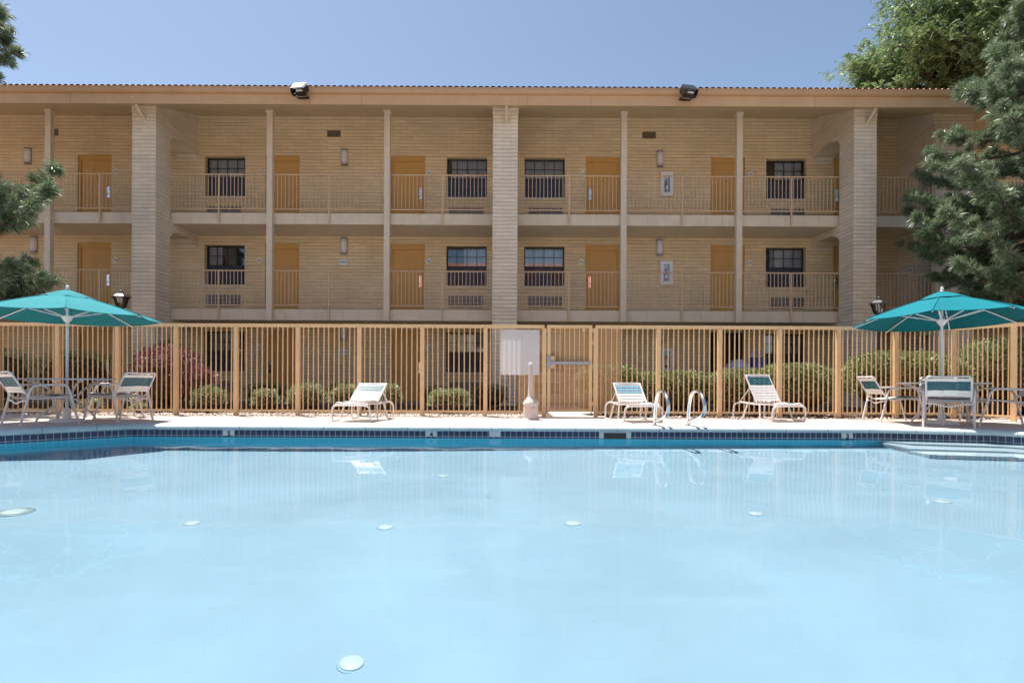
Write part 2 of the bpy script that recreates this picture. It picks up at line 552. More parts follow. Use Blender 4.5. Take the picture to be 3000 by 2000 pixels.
M['locust'] = leaf_mat("locust_leaf", [(0.045, 0.10, 0.035), (0.12, 0.205, 0.07), (0.24, 0.335, 0.14), (0.46, 0.53, 0.31)], 0.34, 0.45, 0.9, 0.5)
# ------------------------------------------------------------------ setting: pool, deck, ground
WATER_Z = -0.17
POOL = [(-5.60, 8.72), (-6.72, 7.62), (-8.3, 6.0), (-8.6, 1.8), (-7.0, 0.55), (7.2, 0.55), (8.8, 2.0), (8.7, 6.6), (7.42, 7.95), (7.05, 8.38), (5.60, 8.72)]
POOL = POOL[::-1]                                    # so that the interior lies on the left of each edge
def poly_area(p):
    return sum(p[i][0] * p[(i + 1) % len(p)][1] - p[(i + 1) % len(p)][0] * p[i][1] for i in range(len(p))) / 2
if poly_area(POOL) < 0: POOL = POOL[::-1]            # counter-clockwise

def offset_poly(p, d):
    """d > 0 outwards, mitred"""
    out = []
    n = len(p)
    for i in range(n):
        a, b, c = Vector(p[i - 1]), Vector(p[i]), Vector(p[(i + 1) % n])
        t1, t2 = (b - a).normalized(), (c - b).normalized()
        n1, n2 = Vector((t1.y, -t1.x)), Vector((t2.y, -t2.x))
        m = (n1 + n2).normalized()
        out.append(tuple(b + m * d / max(0.3, m.dot(n1))))
    return out

def sheet(name, outer, holes, z, mat, parent=None, thick=0.0):
    polys = [[Vector((x, y, z)) for x, y in outer]] + [[Vector((x, y, z)) for x, y in h] for h in holes]
    tris = tessellate_polygon(polys)
    flat = [v for p in polys for v in p]
    me = bpy.data.meshes.new(name)
    fixed = []
    for t in tris:
        a, b, c = (flat[i] for i in t)
        fixed.append(t if (b - a).cross(c - a).z > 0 else (t[0], t[2], t[1]))
    me.from_pydata([tuple(v) for v in flat], [], fixed)
    me.update()
    return link_mesh(name, me, mat, parent)

M['ground'] = plain("dry_soil", (0.11, 0.075, 0.05), 0.95, var=0.25, scale=1.2, bump=0.5, bscale=30)
M['deck'] = plain("pink_concrete", (0.56, 0.47, 0.425), 0.85, var=0.07, scale=1.5, bump=0.15, bscale=90, spec=0.2)
M['concrete'] = plain("grey_concrete", (0.22, 0.19, 0.165), 0.85, var=0.1, scale=1.5, bump=0.1)

tag(sheet("ground", [(-400, -400), (400, -400), (400, 600), (-400, 600)], [offset_poly(POOL, 0.25)], -0.02, M['ground']), kind='structure')
FENCE_Y = 11.1
deck = tag(sheet("pool_deck", [(-17, -12), (17, -12), (17, 10.0), (10.2, 10.86), (8.9, 10.98), (-17, 10.98)], [offset_poly(POOL, 0.30)], 0.0, M['deck']), kind='structure')
# expansion joints cut across the deck: thin recessed strips of darker filler set in it
jb = MB()
for x in (0.05, -3.9, 4.0, -8.0):
    jb.box(x - 0.006, x + 0.006, 9.03, 10.97, -0.01, 0.0025)
jb.build("joint_strip", M['concrete'], deck)
wk = MB().box(-18, 12.0, 16.15, 17.75, -0.01, 0.03)
tag(wk.build("walkway", M['concrete']), kind='structure')
gp = MB().box(0.95, 1.95, 10.98, 16.14, -0.015, 0.004)
tag(gp.build("gate_path", M['deck']), kind='structure')

# gravel bed under the fence
def pebbles(n, xr, yr, zr, s, name, mat):
    base = np.array([[1, 0, 0], [-1, 0, 0], [0, 1, 0], [0, -1, 0], [0, 0, 0.7], [0, 0, -0.7]], float)
    tri = np.array([[0, 2, 4], [2, 1, 4], [1, 3, 4], [3, 0, 4]])
    P = np.stack([RNG.uniform(*xr, n), RNG.uniform(*yr, n), RNG.uniform(*zr, n)], 1)
    S = RNG.uniform(0.5, 1.4, (n, 1, 1)) * s
    J = base[None] * RNG.uniform(0.6, 1.3, (n, 6, 3)) * S
    A = RNG.uniform(0, 6.283, n)
    R = np.zeros((n, 3, 3)); R[:, 0, 0] = np.cos(A); R[:, 0, 1] = -np.sin(A); R[:, 1, 0] = np.sin(A); R[:, 1, 1] = np.cos(A); R[:, 2, 2] = 1
    V = np.einsum('nij,nkj->nki', R, J) + P[:, None]
    return np_mesh(name, V[:, tri].reshape(-1, 3), 3, mat)
M['gravel'] = leaf_mat("white_gravel", [(0.20, 0.14, 0.10), (0.48, 0.40, 0.34), (0.66, 0.58, 0.52), (0.74, 0.70, 0.66)], 0.0, 0.8, 2.0, 0.3)
M['litter'] = leaf_mat("dry_leaf_litter", [(0.06, 0.03, 0.015), (0.14, 0.075, 0.035), (0.25, 0.15, 0.07), (0.34, 0.24, 0.13)], 0.1, 0.7, 3.0, 0.3)
tag(pebbles(7000, (-13.5, 0.8), (10.95, 11.75), (-0.015, 0.012), 0.022, "gravel", M['gravel']), kind='stuff')
tag(pebbles(1800, (2.1, 13.5), (10.98, 12.4), (-0.015, 0.01), 0.02, "gravel", M['gravel']), kind='stuff')
def litter(n, xr, yr, name):
    c = np.stack([RNG.uniform(*xr, n), RNG.uniform(*yr, n), RNG.uniform(0.0, 0.03, n)], 1)
    a = RNG.uniform(0, 6.283, n); s = RNG.uniform(0.012, 0.032, n)
    d1 = np.stack([np.cos(a), np.sin(a), RNG.uniform(-0.5, 0.7, n)], 1) * s[:, None]
    d2 = np.stack([-np.sin(a), np.cos(a), RNG.uniform(-0.5, 0.7, n)], 1) * s[:, None] * 0.5
    V = np.stack([c - d1, c + d2, c + d1, c - d2], 1)
    return np_mesh(name, V.reshape(-1, 3), 4, M['litter'])
tag(litter(5000, (-13.5, 0.8), (11.0, 14.5), "leaf_litter"), kind='stuff')
tag(litter(3500, (2.0, 13.0), (11.0, 13.5), "leaf_litter"), kind='stuff')

# the pool: basin, tile band, coping, depth markers, skimmer, steps
pool = tag(bpy.data.objects.new("swimming_pool", None), kind='structure')
COL.objects.link(pool)
def plaster_mat():
    """old pool plaster: cloudy patches, scuffs and a few settled leaf stains"""
    m = plain("pool_plaster", (0.272, 0.435, 0.545), 0.8, var=0.09, scale=0.8)
    nt = m.node_tree; b = nt.nodes["Principled BSDF"]
    src = b.inputs["Base Color"].links[0].from_socket
    tc = N(nt, "ShaderNodeTexCoord")
    vo = N(nt, "ShaderNodeTexVoronoi", Scale=1.9, Randomness=1.0); nt.links.new(tc.outputs["Object"], vo.inputs["Vector"])
    wob = N(nt, "ShaderNodeTexNoise", Scale=30.0); nt.links.new(tc.outputs["Object"], wob.inputs["Vector"])
    ad = N(nt, "ShaderNodeMath", operation='MULTIPLY_ADD'); ad.inputs[1].default_value = 0.09
    nt.links.new(wob.outputs["Fac"], ad.inputs[0]); nt.links.new(vo.outputs["Distance"], ad.inputs[2])
    th = N(nt, "ShaderNodeMapRange"); th.inputs["From Min"].default_value = 0.085; th.inputs["From Max"].default_value = 0.11
    th.inputs["To Min"].default_value = 0.4; th.inputs["To Max"].default_value = 0.0
    nt.links.new(ad.outputs[0], th.inputs["Value"])
    sepc = N(nt, "ShaderNodeSeparateColor"); nt.links.new(vo.outputs["Color"], sepc.inputs[0])
    gt = N(nt, "ShaderNodeMath", operation='GREATER_THAN'); gt.inputs[1].default_value = 0.62
    nt.links.new(sepc.outputs[0], gt.inputs[0])
    mm = N(nt, "ShaderNodeMath", operation='MULTIPLY'); nt.links.new(th.outputs[0], mm.inputs[0]); nt.links.new(gt.outputs[0], mm.inputs[1])
    mx = N(nt, "ShaderNodeMix", data_type='RGBA'); mx.inputs[7].default_value = (0.07, 0.20, 0.32, 1)
    nt.links.new(mm.outputs[0], mx.inputs[0]); nt.links.new(src, mx.inputs[6])
    # scuffs: long pale streaks
    mp = N(nt, "ShaderNodeMapping"); mp.inputs["Scale"].default_value = (0.35, 2.2, 1.0); mp.inputs["Rotation"].default_value = (0, 0, 0.5)
    nt.links.new(tc.outputs["Object"], mp.inputs[0])
    n2 = N(nt, "ShaderNodeTexNoise", Scale=1.2, Detail=7.0, Roughness=0.65); nt.links.new(mp.outputs[0], n2.inputs["Vector"])
    r2 = N(nt, "ShaderNodeMapRange"); r2.inputs["From Min"].default_value = 0.56; r2.inputs["From Max"].default_value = 0.75; r2.inputs["To Max"].default_value = 0.3
    nt.links.new(n2.outputs["Fac"], r2.inputs["Value"])
    m3 = N(nt, "ShaderNodeMix", data_type='RGBA'); m3.inputs[7].default_value = (0.36, 0.56, 0.68, 1)
    nt.links.new(r2.outputs[0], m3.inputs[0]); nt.links.new(mx.outputs[2], m3.inputs[6])
    nt.links.new(m3.outputs[2], b.inputs["Base Color"])
    return m
M['plaster'] = plaster_mat()
def floor_z(x, y):
    t = min(1, max(0, (4.0 - x) / 9.0))
    return WATER_Z - (0.95 + 0.45 * t * t * (3 - 2 * t))
# floor as a fine grid clipped to the outline (ray-free point in polygon), walls as strips reaching down to it
def inside(p, x, y):
    c = False
    for i in range(len(p)):
        (x1, y1), (x2, y2) = p[i], p[(i + 1) % len(p)]
        if (y1 > y) != (y2 > y) and x < (x2 - x1) * (y - y1) / (y2 - y1) + x1: c = not c
    return c
bb = MB()
xs = [-9 + 0.6 * i for i in range(31)]
ys = [0.2 + 0.6 * i for i in range(16)]
gv = [(x, y, floor_z(x, y)) for y in ys for x in xs]
nx = len(xs)
bb.add(gv, [(j * nx + i, j * nx + i + 1, (j + 1) * nx + i + 1, (j + 1) * nx + i) for j in range(len(ys) - 1) for i in range(nx - 1)])
basin_floor = bb
walls = MB()
TILE_TOP, TILE_BOT = -0.066, -0.066 - 0.085 * 2
for i in range(len(POOL)):
    a, b = POOL[i], POOL[(i + 1) % len(POOL)]
    k = max(1, int((Vector(b) - Vector(a)).length / 0.5))
    for j in range(k):
        p = Vector(a).lerp(Vector(b), j / k); q = Vector(a).lerp(Vector(b), (j + 1) / k)
        walls.add([(p.x, p.y, TILE_BOT), (q.x, q.y, TILE_BOT), (q.x, q.y, floor_z(*q) - 0.02), (p.x, p.y, floor_z(*p) - 0.02)], [(0, 3, 2, 1)])
bf = basin_floor.build("basin_floor", M['plaster'], pool, smooth=True)
M['wall_blue_cast'] = plain("blue_pool_wall", (0.10, 0.74, 0.95), 0.8, var=0.06)  # same plaster as the floor, with the water's blue light put into its colour
bw = walls.build("basin_wall", M['wall_blue_cast'], pool)
M['navy'] = tile_mat("navy_pool_tile", (0.007, 0.02, 0.085), (0.42, 0.50, 0.55), 0.085)
tb, tuv, acc = MB(), [], 0.0
for i in range(len(POOL)):
    a, b = Vector(POOL[i]), Vector(POOL[(i + 1) % len(POOL)])
    L = (b - a).length
    tb.add([(a.x, a.y, TILE_BOT), (b.x, b.y, TILE_BOT), (b.x, b.y, TILE_TOP), (a.x, a.y, TILE_TOP)], [(0, 1, 2, 3)])
    tuv += [(acc, 0), (acc + L, 0), (acc + L, 0.17), (acc, 0.17)]
    acc += L
tband = tb.build("tile_band", M['navy'], pool, uvs=tuv)
def coping_mat():
    m = plain("pool_coping", (0.46, 0.55, 0.57), 0.7, var=0.1, scale=2.5, bump=0.15, bscale=50)
    nt = m.node_tree; b = nt.nodes["Principled BSDF"]
    uv = N(nt, "ShaderNodeUVMap")
    br = N(nt, "ShaderNodeTexBrick", Scale=1.0); br.offset = 0.0
    br.inputs["Brick Width"].default_value = 0.63; br.inputs["Row Height"].default_value = 10.0
    br.inputs["Mortar Size"].default_value = 0.006
    mp = N(nt, "ShaderNodeMapping"); mp.inputs["Location"].default_value = (0.2, 5.0, 0)
    nt.links.new(uv.outputs[0], mp.inputs[0]); nt.links.new(mp.outputs[0], br.inputs["Vector"])
    prev = b.inputs["Base Color"].links[0].from_socket
    mx = N(nt, "ShaderNodeMix", data_type='RGBA'); mx.inputs[7].default_value = (0.22, 0.24, 0.25, 1)
    nt.links.new(br.outputs["Fac"], mx.inputs[0]); nt.links.new(prev, mx.inputs[6])
    # weathering along the drip edge: grey-green scale in stretched patches
    tc = N(nt, "ShaderNodeTexCoord"); m2 = N(nt, "ShaderNodeMapping"); m2.inputs["Scale"].default_value = (2.2, 2.2, 22)
    nt.links.new(tc.outputs["Object"], m2.inputs[0])
    nz = N(nt, "ShaderNodeTexNoise", Scale=1.0, Detail=6.0, Roughness=0.7); nt.links.new(m2.outputs[0], nz.inputs["Vector"])
    rr = N(nt, "ShaderNodeMapRange"); rr.inputs["From Min"].default_value = 0.5; rr.inputs["From Max"].default_value = 0.72; rr.inputs["To Max"].default_value = 0.6
    nt.links.new(nz.outputs["Fac"], rr.inputs["Value"])
    m3 = N(nt, "ShaderNodeMix", data_type='RGBA'); m3.inputs[7].default_value = (0.17, 0.30, 0.33, 1)
    nt.links.new(rr.outputs[0], m3.inputs[0]); nt.links.new(mx.outputs[2], m3.inputs[6])
    nt.links.new(m3.outputs[2], b.inputs["Base Color"])
    return m
M['coping'] = coping_mat()
prof = [(0.0, -0.066), (-0.03, -0.064), (-0.042, -0.055), (-0.047, -0.044), (-0.044, -0.028), (-0.036, -0.012), (-0.022, 0.0), (0.0, 0.006), (0.05, 0.007), (0.30, 0.005), (0.31, -0.03)]
rings = [offset_poly(POOL, d) for d, z in prof]
cb, cuv, acc = MB(), [], 0.0
for i in range(len(POOL)):
    j = (i + 1) % len(POOL)
    L = (Vector(POOL[j]) - Vector(POOL[i])).length
    v = [(*rings[k][i], prof[k][1]) for k in range(len(prof))] + [(*rings[k][j], prof[k][1]) for k in range(len(prof))]
    n = len(prof)
    cb.add(v, [(k, k + n, k + n + 1, k + 1) for k in range(n - 1)])
    cuv += [(acc, 0.05 * k) for k in range(n)] + [(acc + L, 0.05 * k) for k in range(n)]
    acc += L
cop = cb.build("coping", M['coping'], pool, smooth=True, angle=50, uvs=cuv)

M['marker'] = plain("marker_tile", (0.52, 0.56, 0.57), 0.3, var=0.05)
for px, s in ((672, "5"), (1264, "4"), (1451, ""), (2481, "3")):
    x = wx(px, 8.72)
    mk = MB().box(x - 0.085, x + 0.085, 8.705, 8.717, -0.152, -0.067).build("depth_marker", M['marker'], pool)
    if s:
        mk['label'] = "pale tile with a black number %s" % s
        text_obj(s, 0.10, M['ink'], mk, (x + 0.005, 8.703, -0.122), (math.radians(90), 0, 0), "numeral", bold=0.003)
xk = wx(1802, 8.72)
sk = MB()
sk.box(xk - 0.24, xk - 0.17, 8.70, 8.717, -0.166, -0.068); sk.box(xk + 0.17, xk + 0.24, 8.70, 8.717, -0.166, -0.068)
sk.box(xk - 0.17, xk + 0.17, 8.70, 8.717, -0.082, -0.068)
skim = sk.build("skimmer", M['marker'], pool)
MB().box(xk - 0.169, xk + 0.169, 8.708, 8.7175, -0.20, -0.0825).build("throat", M['room'], skim)
# steps down the far right recess
M['step_plaster'] = plain("white_step_plaster", (0.46, 0.57, 0.63), 0.8, var=0.05)
stq = [Vector((5.60, 8.72)), Vector((7.05, 8.38)), Vector((7.42, 7.95)), Vector((8.7, 6.6))]
for k in range(3):
    d0, d1, z = 0.0, 0.42 * (k + 1), WATER_Z - 0.12 - 0.22 * k
    inner = offset_poly(POOL, -d1)
    i0 = [i for i, p in enumerate(POOL) if abs(p[0] - 5.60) < 1e-6 and p[1] > 8][0]
    idx = [(i0 - j) % len(POOL) for j in range(4)]
    outer = [POOL[i] for i in idx]; inn = [inner[i] for i in idx]
    if k == 0: inn[0] = (inn[0][0] + 0.25, inn[0][1])
    st = MB()
    n = 4
    v = [(*p, z) for p in outer] + [(*p, z) for p in inn] + [(*p, z - 0.9) for p in inn]
    st.add(v, [(i, i + 1, i + 1 + n, i + n) for i in range(3)] + [(i + n, i + n + 1, i + 2 * n + 1, i + 2 * n) for i in range(3)] + [(0, n, 2 * n)])
    so = st.build("step", M['step_plaster'], pool)
    so.cycles.is_caustics_receiver = True

def water_mat():
    m, nt, b = new_mat("pool_water")
    tc = N(nt, "ShaderNodeTexCoord")
    mp = N(nt, "ShaderNodeMapping"); mp.inputs["Scale"].default_value = (1.0, 0.55, 1.0)
    nt.links.new(tc.outputs["Object"], mp.inputs[0])
    n1 = N(nt, "ShaderNodeTexNoise", Scale=1.6, Detail=2.0, Roughness=0.45)
    nt.links.new(mp.outputs[0], n1.inputs["Vector"])
    n2 = N(nt, "ShaderNodeTexNoise", Scale=9.0, Detail=2.0, Roughness=0.5)      # finer ripples, in patches
    nt.links.new(mp.outputs[0], n2.inputs["Vector"])
    n3 = N(nt, "ShaderNodeTexNoise", Scale=0.35, Detail=1.0)
    nt.links.new(tc.outputs["Object"], n3.inputs["Vector"])
    pr = N(nt, "ShaderNodeMapRange"); pr.inputs["From Min"].default_value = 0.42; pr.inputs["From Max"].default_value = 0.68; pr.inputs["To Max"].default_value = 0.10
    nt.links.new(n3.outputs["Fac"], pr.inputs["Value"])
    fm = N(nt, "ShaderNodeMath", operation='MULTIPLY_ADD')
    nt.links.new(n2.outputs["Fac"], fm.inputs[0]); nt.links.new(pr.outputs[0], fm.inputs[1]); nt.links.new(n1.outputs["Fac"], fm.inputs[2])
    bp = N(nt, "ShaderNodeBump", Strength=0.24, Distance=0.03)
    nt.links.new(fm.outputs[0], bp.inputs["Height"])
    # refraction plus a mirror part held down as through a polarising filter
    rf = N(nt, "ShaderNodeBsdfRefraction", Roughness=0.0, IOR=1.333)
    rf.inputs["Color"].default_value = (0.96, 0.99, 1.0, 1)
    gl = N(nt, "ShaderNodeBsdfGlossy", Roughness=0.0)
    fr = N(nt, "ShaderNodeFresnel", IOR=1.333)
    mu = N(nt, "ShaderNodeMath", operation='MULTIPLY'); mu.inputs[1].default_value = 0.5
    ms = N(nt, "ShaderNodeMixShader")
    for q in (rf, gl, fr):
        nt.links.new(bp.outputs[0], q.inputs["Normal"])
    nt.links.new(fr.outputs[0], mu.inputs[0]); nt.links.new(mu.outputs[0], ms.inputs[0])
    nt.links.new(rf.outputs[0], ms.inputs[1]); nt.links.new(gl.outputs[0], ms.inputs[2])
    nt.links.new(ms.outputs[0], nt.nodes["Material Output"].inputs["Surface"])
    return m
M['water'] = water_mat()
wt = sheet("water", offset_poly(POOL, -0.004), [], WATER_Z, M['water'])
tag(wt, kind='structure')
wt.data.polygons.foreach_set("use_smooth", [True] * len(wt.data.polygons))
wt.cycles.is_caustics_caster = True
for o in (bf, bw, tband):
    o.cycles.is_caustics_receiver = True
sun_data.cycles.is_caustics_light = True

def refracted(px, py):
    """point of the pool floor seen through still water at a pixel"""
    p = at(px, py, 1.0) - cam.location
    p.normalize()
    t = (WATER_Z - EYE) / p.z
    hit = cam.location + p * t
    n = Vector((0, 0, 1)); eta = 1 / 1.333
    c = -n.dot(p)
    r = p * eta + n * (eta * c - math.sqrt(1 - eta * eta * (1 - c * c)))
    z = -1.2
    for _ in range(12):
        s = (z - hit.z) / r.z
        q = hit + r * s
        z = floor_z(q.x, q.y)
    return q
# round plaster-white fittings on the floor
M['fitting'] = plain("white_pool_fitting", (0.46, 0.59, 0.60), 0.5, var=0.04)
M['gasket'] = plain("fitting_edge", (0.24, 0.42, 0.52), 0.6)
fits = [(1028, 1943, "white return fitting on the pool floor nearest the near edge"),
        (565, 1532, "white return fitting on the pool floor straight below the depth tile 5"),
        (1130, 1544, "white return fitting on the pool floor between the depth tiles 5 and 4"),
        (1680, 1532, "white return fitting on the pool floor just below the smoking receptacle"),
        (2218, 1504, "white return fitting on the pool floor in front of the tallest backed lounger"),
        (2760, 1468, "white return fitting on the pool floor out from the underwater steps"),
        (1300, 1393, "white return fitting on the pool floor closest to the depth tile 4")]
for px, py, lab in fits:
    q = refracted(px, py)
    t = thing("floor_fitting", lab, "pool fitting", q, 0, "return fittings on the pool floor")
    c1 = MB().lathe([(0.0, 0.018), (0.05, 0.017), (0.06, 0.012), (0.063, 0.002)][::-1], n=24).build("cap", M['fitting'], t, smooth=True, angle=40)
    c2 = MB().lathe([(0.064, 0.004), (0.074, 0.003), (0.076, -0.002)][::-1], n=24).build("rim", M['gasket'], t)
    c1.cycles.is_caustics_receiver = c2.cycles.is_caustics_receiver = True
q = refracted(40, 1500)
t = thing("main_drain", "large round ribbed main drain cover on the pool floor beneath the umbrella shade", "drain", q)
MB().lathe([(0.0, 0.03), (0.075, 0.028), (0.09, 0.02)][::-1], n=28).build("cap", M['fitting'], t, smooth=True, angle=40)
g = MB()
for k in range(40):
    a = 2 * math.pi * k / 40
    m3 = Matrix.Rotation(a, 3, 'Z')
    g.cbox(m3 @ Vector((0.115, 0, 0.012)), (0.05, 0.009, 0.012), m=m3)
g.build("grate_slats", M['fitting'], t)
MB().lathe([(0.09, 0.003), (0.142, 0.003), (0.146, 0.014), (0.155, 0.0)][::-1], n=28).build("rim", M['gasket'], t)
for k in t.children:
    k.cycles.is_caustics_receiver = True
# ------------------------------------------------------------------ the motel block
WALL_Y, SLAB_Y, PIL_Y, PIL_BACK, FAS_Y = 17.75, 16.35, 15.60, 16.28, 15.05
FLOORS = (0.03, 2.67, 5.37)
WALL_TOP, FAS_BOT = 8.74, 7.84
motel = thing("motel_building", "three storey cream block motel with open balconies and orange doors behind the pool fence", "building", (0, WALL_Y, 0))
B0 = Vector((0, WALL_Y, 0))
class PB(MB):
    """same, in world coordinates, for parts of the motel"""
    def build(self, name, mat, parent=None, **kw):
        self.v = [(x, y - WALL_Y, z) for x, y, z in self.v]
        return MB.build(self, name, mat, motel, **kw)

DOORS = [(-12.58, 'R'), (-6.83, 'L'), (-2.99, 'R'), (2.97, 'L'), (6.80, 'R'), (10.55, 'L')]
WINS = [-8.59, -1.19, 1.19, 8.58]
DW, DH, WW, W0, W1 = 1.04, 2.17, 1.23, 0.90, 2.12
X0, X1 = -18.0, 12.0
holes = []
for z in FLOORS:
    for x, s in DOORS: holes.append((x - DW / 2, x + DW / 2, z, z + DH, 0.14))
    for x in WINS: holes.append((x - WW / 2, x + WW / 2, z + W0, z + W1, 0.22))
xc = sorted({X0, X1} | {h[0] for h in holes} | {h[1] for h in holes})
zc = sorted({0.0, WALL_TOP} | {h[2] for h in holes} | {h[3] for h in holes})
w = PB()
for i in range(len(xc) - 1):
    for j in range(len(zc) - 1):
        mx_, mz_ = (xc[i] + xc[i + 1]) / 2, (zc[j] + zc[j + 1]) / 2
        if any(h[0] < mx_ < h[1] and h[2] < mz_ < h[3] for h in holes): continue
        w.add([(xc[i], WALL_Y, zc[j]), (xc[i + 1], WALL_Y, zc[j]), (xc[i + 1], WALL_Y, zc[j + 1]), (xc[i], WALL_Y, zc[j + 1])], [(0, 1, 2, 3)])
for a, b, c, d, dep in holes:
    y0, y1 = WALL_Y, WALL_Y + dep
    w.add([(a, y0, c), (b, y0, c), (b, y0, d), (a, y0, d), (a, y1, c), (b, y1, c), (b, y1, d), (a, y1, d)],
          [(0, 3, 7, 4), (1, 5, 6, 2), (3, 2, 6, 7), (0, 4, 5, 1)])
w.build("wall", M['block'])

# slabs, soffits
for z in FLOORS[1:]:
    s = PB().box(X0, X1, SLAB_Y, WALL_Y - 0.002, z - 0.31, z)
    so = s.build("balcony_slab", M['cream'])
    for x in (-13.7, -10.8, -7.4, -5.3, -4.1, -2.4, 0.9, 2.4, 4.0, 5.5, 7.4, 8.4, 10.9):
        PB().box(x - 0.004, x + 0.004, SLAB_Y - 0.003, SLAB_Y + 0.01, z - 0.31, z).build("control_joint", M['fascia'])
# roof: sloped soffit, fascia board, gutter, corrugated clay tiles
so = PB()
so.add([(X0, FAS_Y + 0.04, FAS_BOT), (18.0, FAS_Y + 0.04, FAS_BOT), (18.0, WALL_Y, WALL_TOP), (X0, WALL_Y, WALL_TOP),
        (X0, FAS_Y + 0.04, FAS_BOT + 0.05), (18.0, FAS_Y + 0.04, FAS_BOT + 0.05), (18.0, WALL_Y, WALL_TOP + 0.05), (X0, WALL_Y, WALL_TOP + 0.05)],
       [(0, 1, 2, 3), (7, 6, 5, 4), (1, 5, 6, 2), (0, 4, 5, 1)])
so.build("soffit", M['soffit'])
PB().box(X0, 18.0, FAS_Y - 0.0, FAS_Y + 0.035, FAS_BOT - 0.02, FAS_BOT + 0.25).build("fascia", M['fascia'])
for x in (-14.5, -11.3, -5.1, -3.75, 0.55, 2.2, 8.0):
    PB().box(x - 0.004, x + 0.004, FAS_Y - 0.003, FAS_Y + 0.01, FAS_BOT - 0.02, FAS_BOT + 0.235).build("fascia_joint", M['tile_roof'])
gp_ = [(FAS_Y - 0.002, 8.075), (FAS_Y - 0.06, 8.085), (FAS_Y - 0.095, 8.12), (FAS_Y - 0.105, 8.165), (FAS_Y - 0.10, 8.205), (FAS_Y - 0.112, 8.215), (FAS_Y - 0.112, 8.228), (FAS_Y - 0.09, 8.228), (FAS_Y - 0.0, 8.20)]
g = PB()
v = [(x, y, z) for x in (X0, 15.4) for y, z in gp_]
n = len(gp_)
g.add(v, [(k, k + 1, k + 1 + n, k + n) for k in range(n - 1)] + [tuple(range(n, 2 * n))])
g.build("gutter", M['gutter'], smooth=True, angle=45)
rt = PB()
per, cols = 0.157, []
x = X0
while x < 18.0:
    for k in range(6):
        a = math.pi * k / 5
        cols.append((x + per / 2 - math.cos(a) * per * 0.42, 0.04 * math.sin(a)))
    x += per
rows = [(FAS_Y - 0.13, 8.215), (FAS_Y + 0.35, 8.36), (19.0, 9.57), (23.0, 10.9)]
v = [(cx, ry, rz_ + ch) for ry, rz_ in rows for cx, ch in cols]
nc = len(cols)
rt.add(v, [(j * nc + i, j * nc + i + 1, (j + 1) * nc + i + 1, (j + 1) * nc + i) for j in range(len(rows) - 1) for i in range(nc - 1)])
rt.box(X0, 18.0, FAS_Y + 0.03, FAS_Y + 0.2, 8.0, 8.2)
rt.add([(X0, 23, 10.9), (18.0, 23, 10.9), (18.0, 31, 8.2), (X0, 31, 8.2)], [(0, 1, 2, 3)])
rt.build("roof", M['tile_roof'], smooth=True)
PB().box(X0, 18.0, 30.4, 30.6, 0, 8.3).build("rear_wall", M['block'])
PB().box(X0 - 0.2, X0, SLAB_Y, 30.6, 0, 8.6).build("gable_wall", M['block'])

# pillars with an arched wing wall behind each
def arch_wall(mb, xa, xb, zf, ztop, ya, yb, spring, rise):
    """wall between ya and yb over an arched opening, as thick as xa..xb, from the arch up to ztop"""
    n = 12
    ys_ = [ya + (yb - ya) * i / n for i in range(n + 1)]
    zs_ = [zf + spring + rise * math.sqrt(max(0, 1 - (2 * i / n - 1) ** 2)) for i in range(n + 1)]
    for i in range(n):
        y0, y1, z0, z1 = ys_[i], ys_[i + 1], zs_[i], zs_[i + 1]
        t0 = ztop(y0); t1 = ztop(y1)
        mb.add([(xa, y0, z0), (xa, y1, z1), (xa, y1, t1), (xa, y0, t0), (xb, y0, z0), (xb, y1, z1), (xb, y1, t1), (xb, y0, t0)],
               [(0, 3, 2, 1), (4, 5, 6, 7), (0, 1, 5, 4)])
soff = lambda y: FAS_BOT + (y - FAS_Y - 0.04) / (WALL_Y - FAS_Y - 0.04) * (WALL_TOP - FAS_BOT)
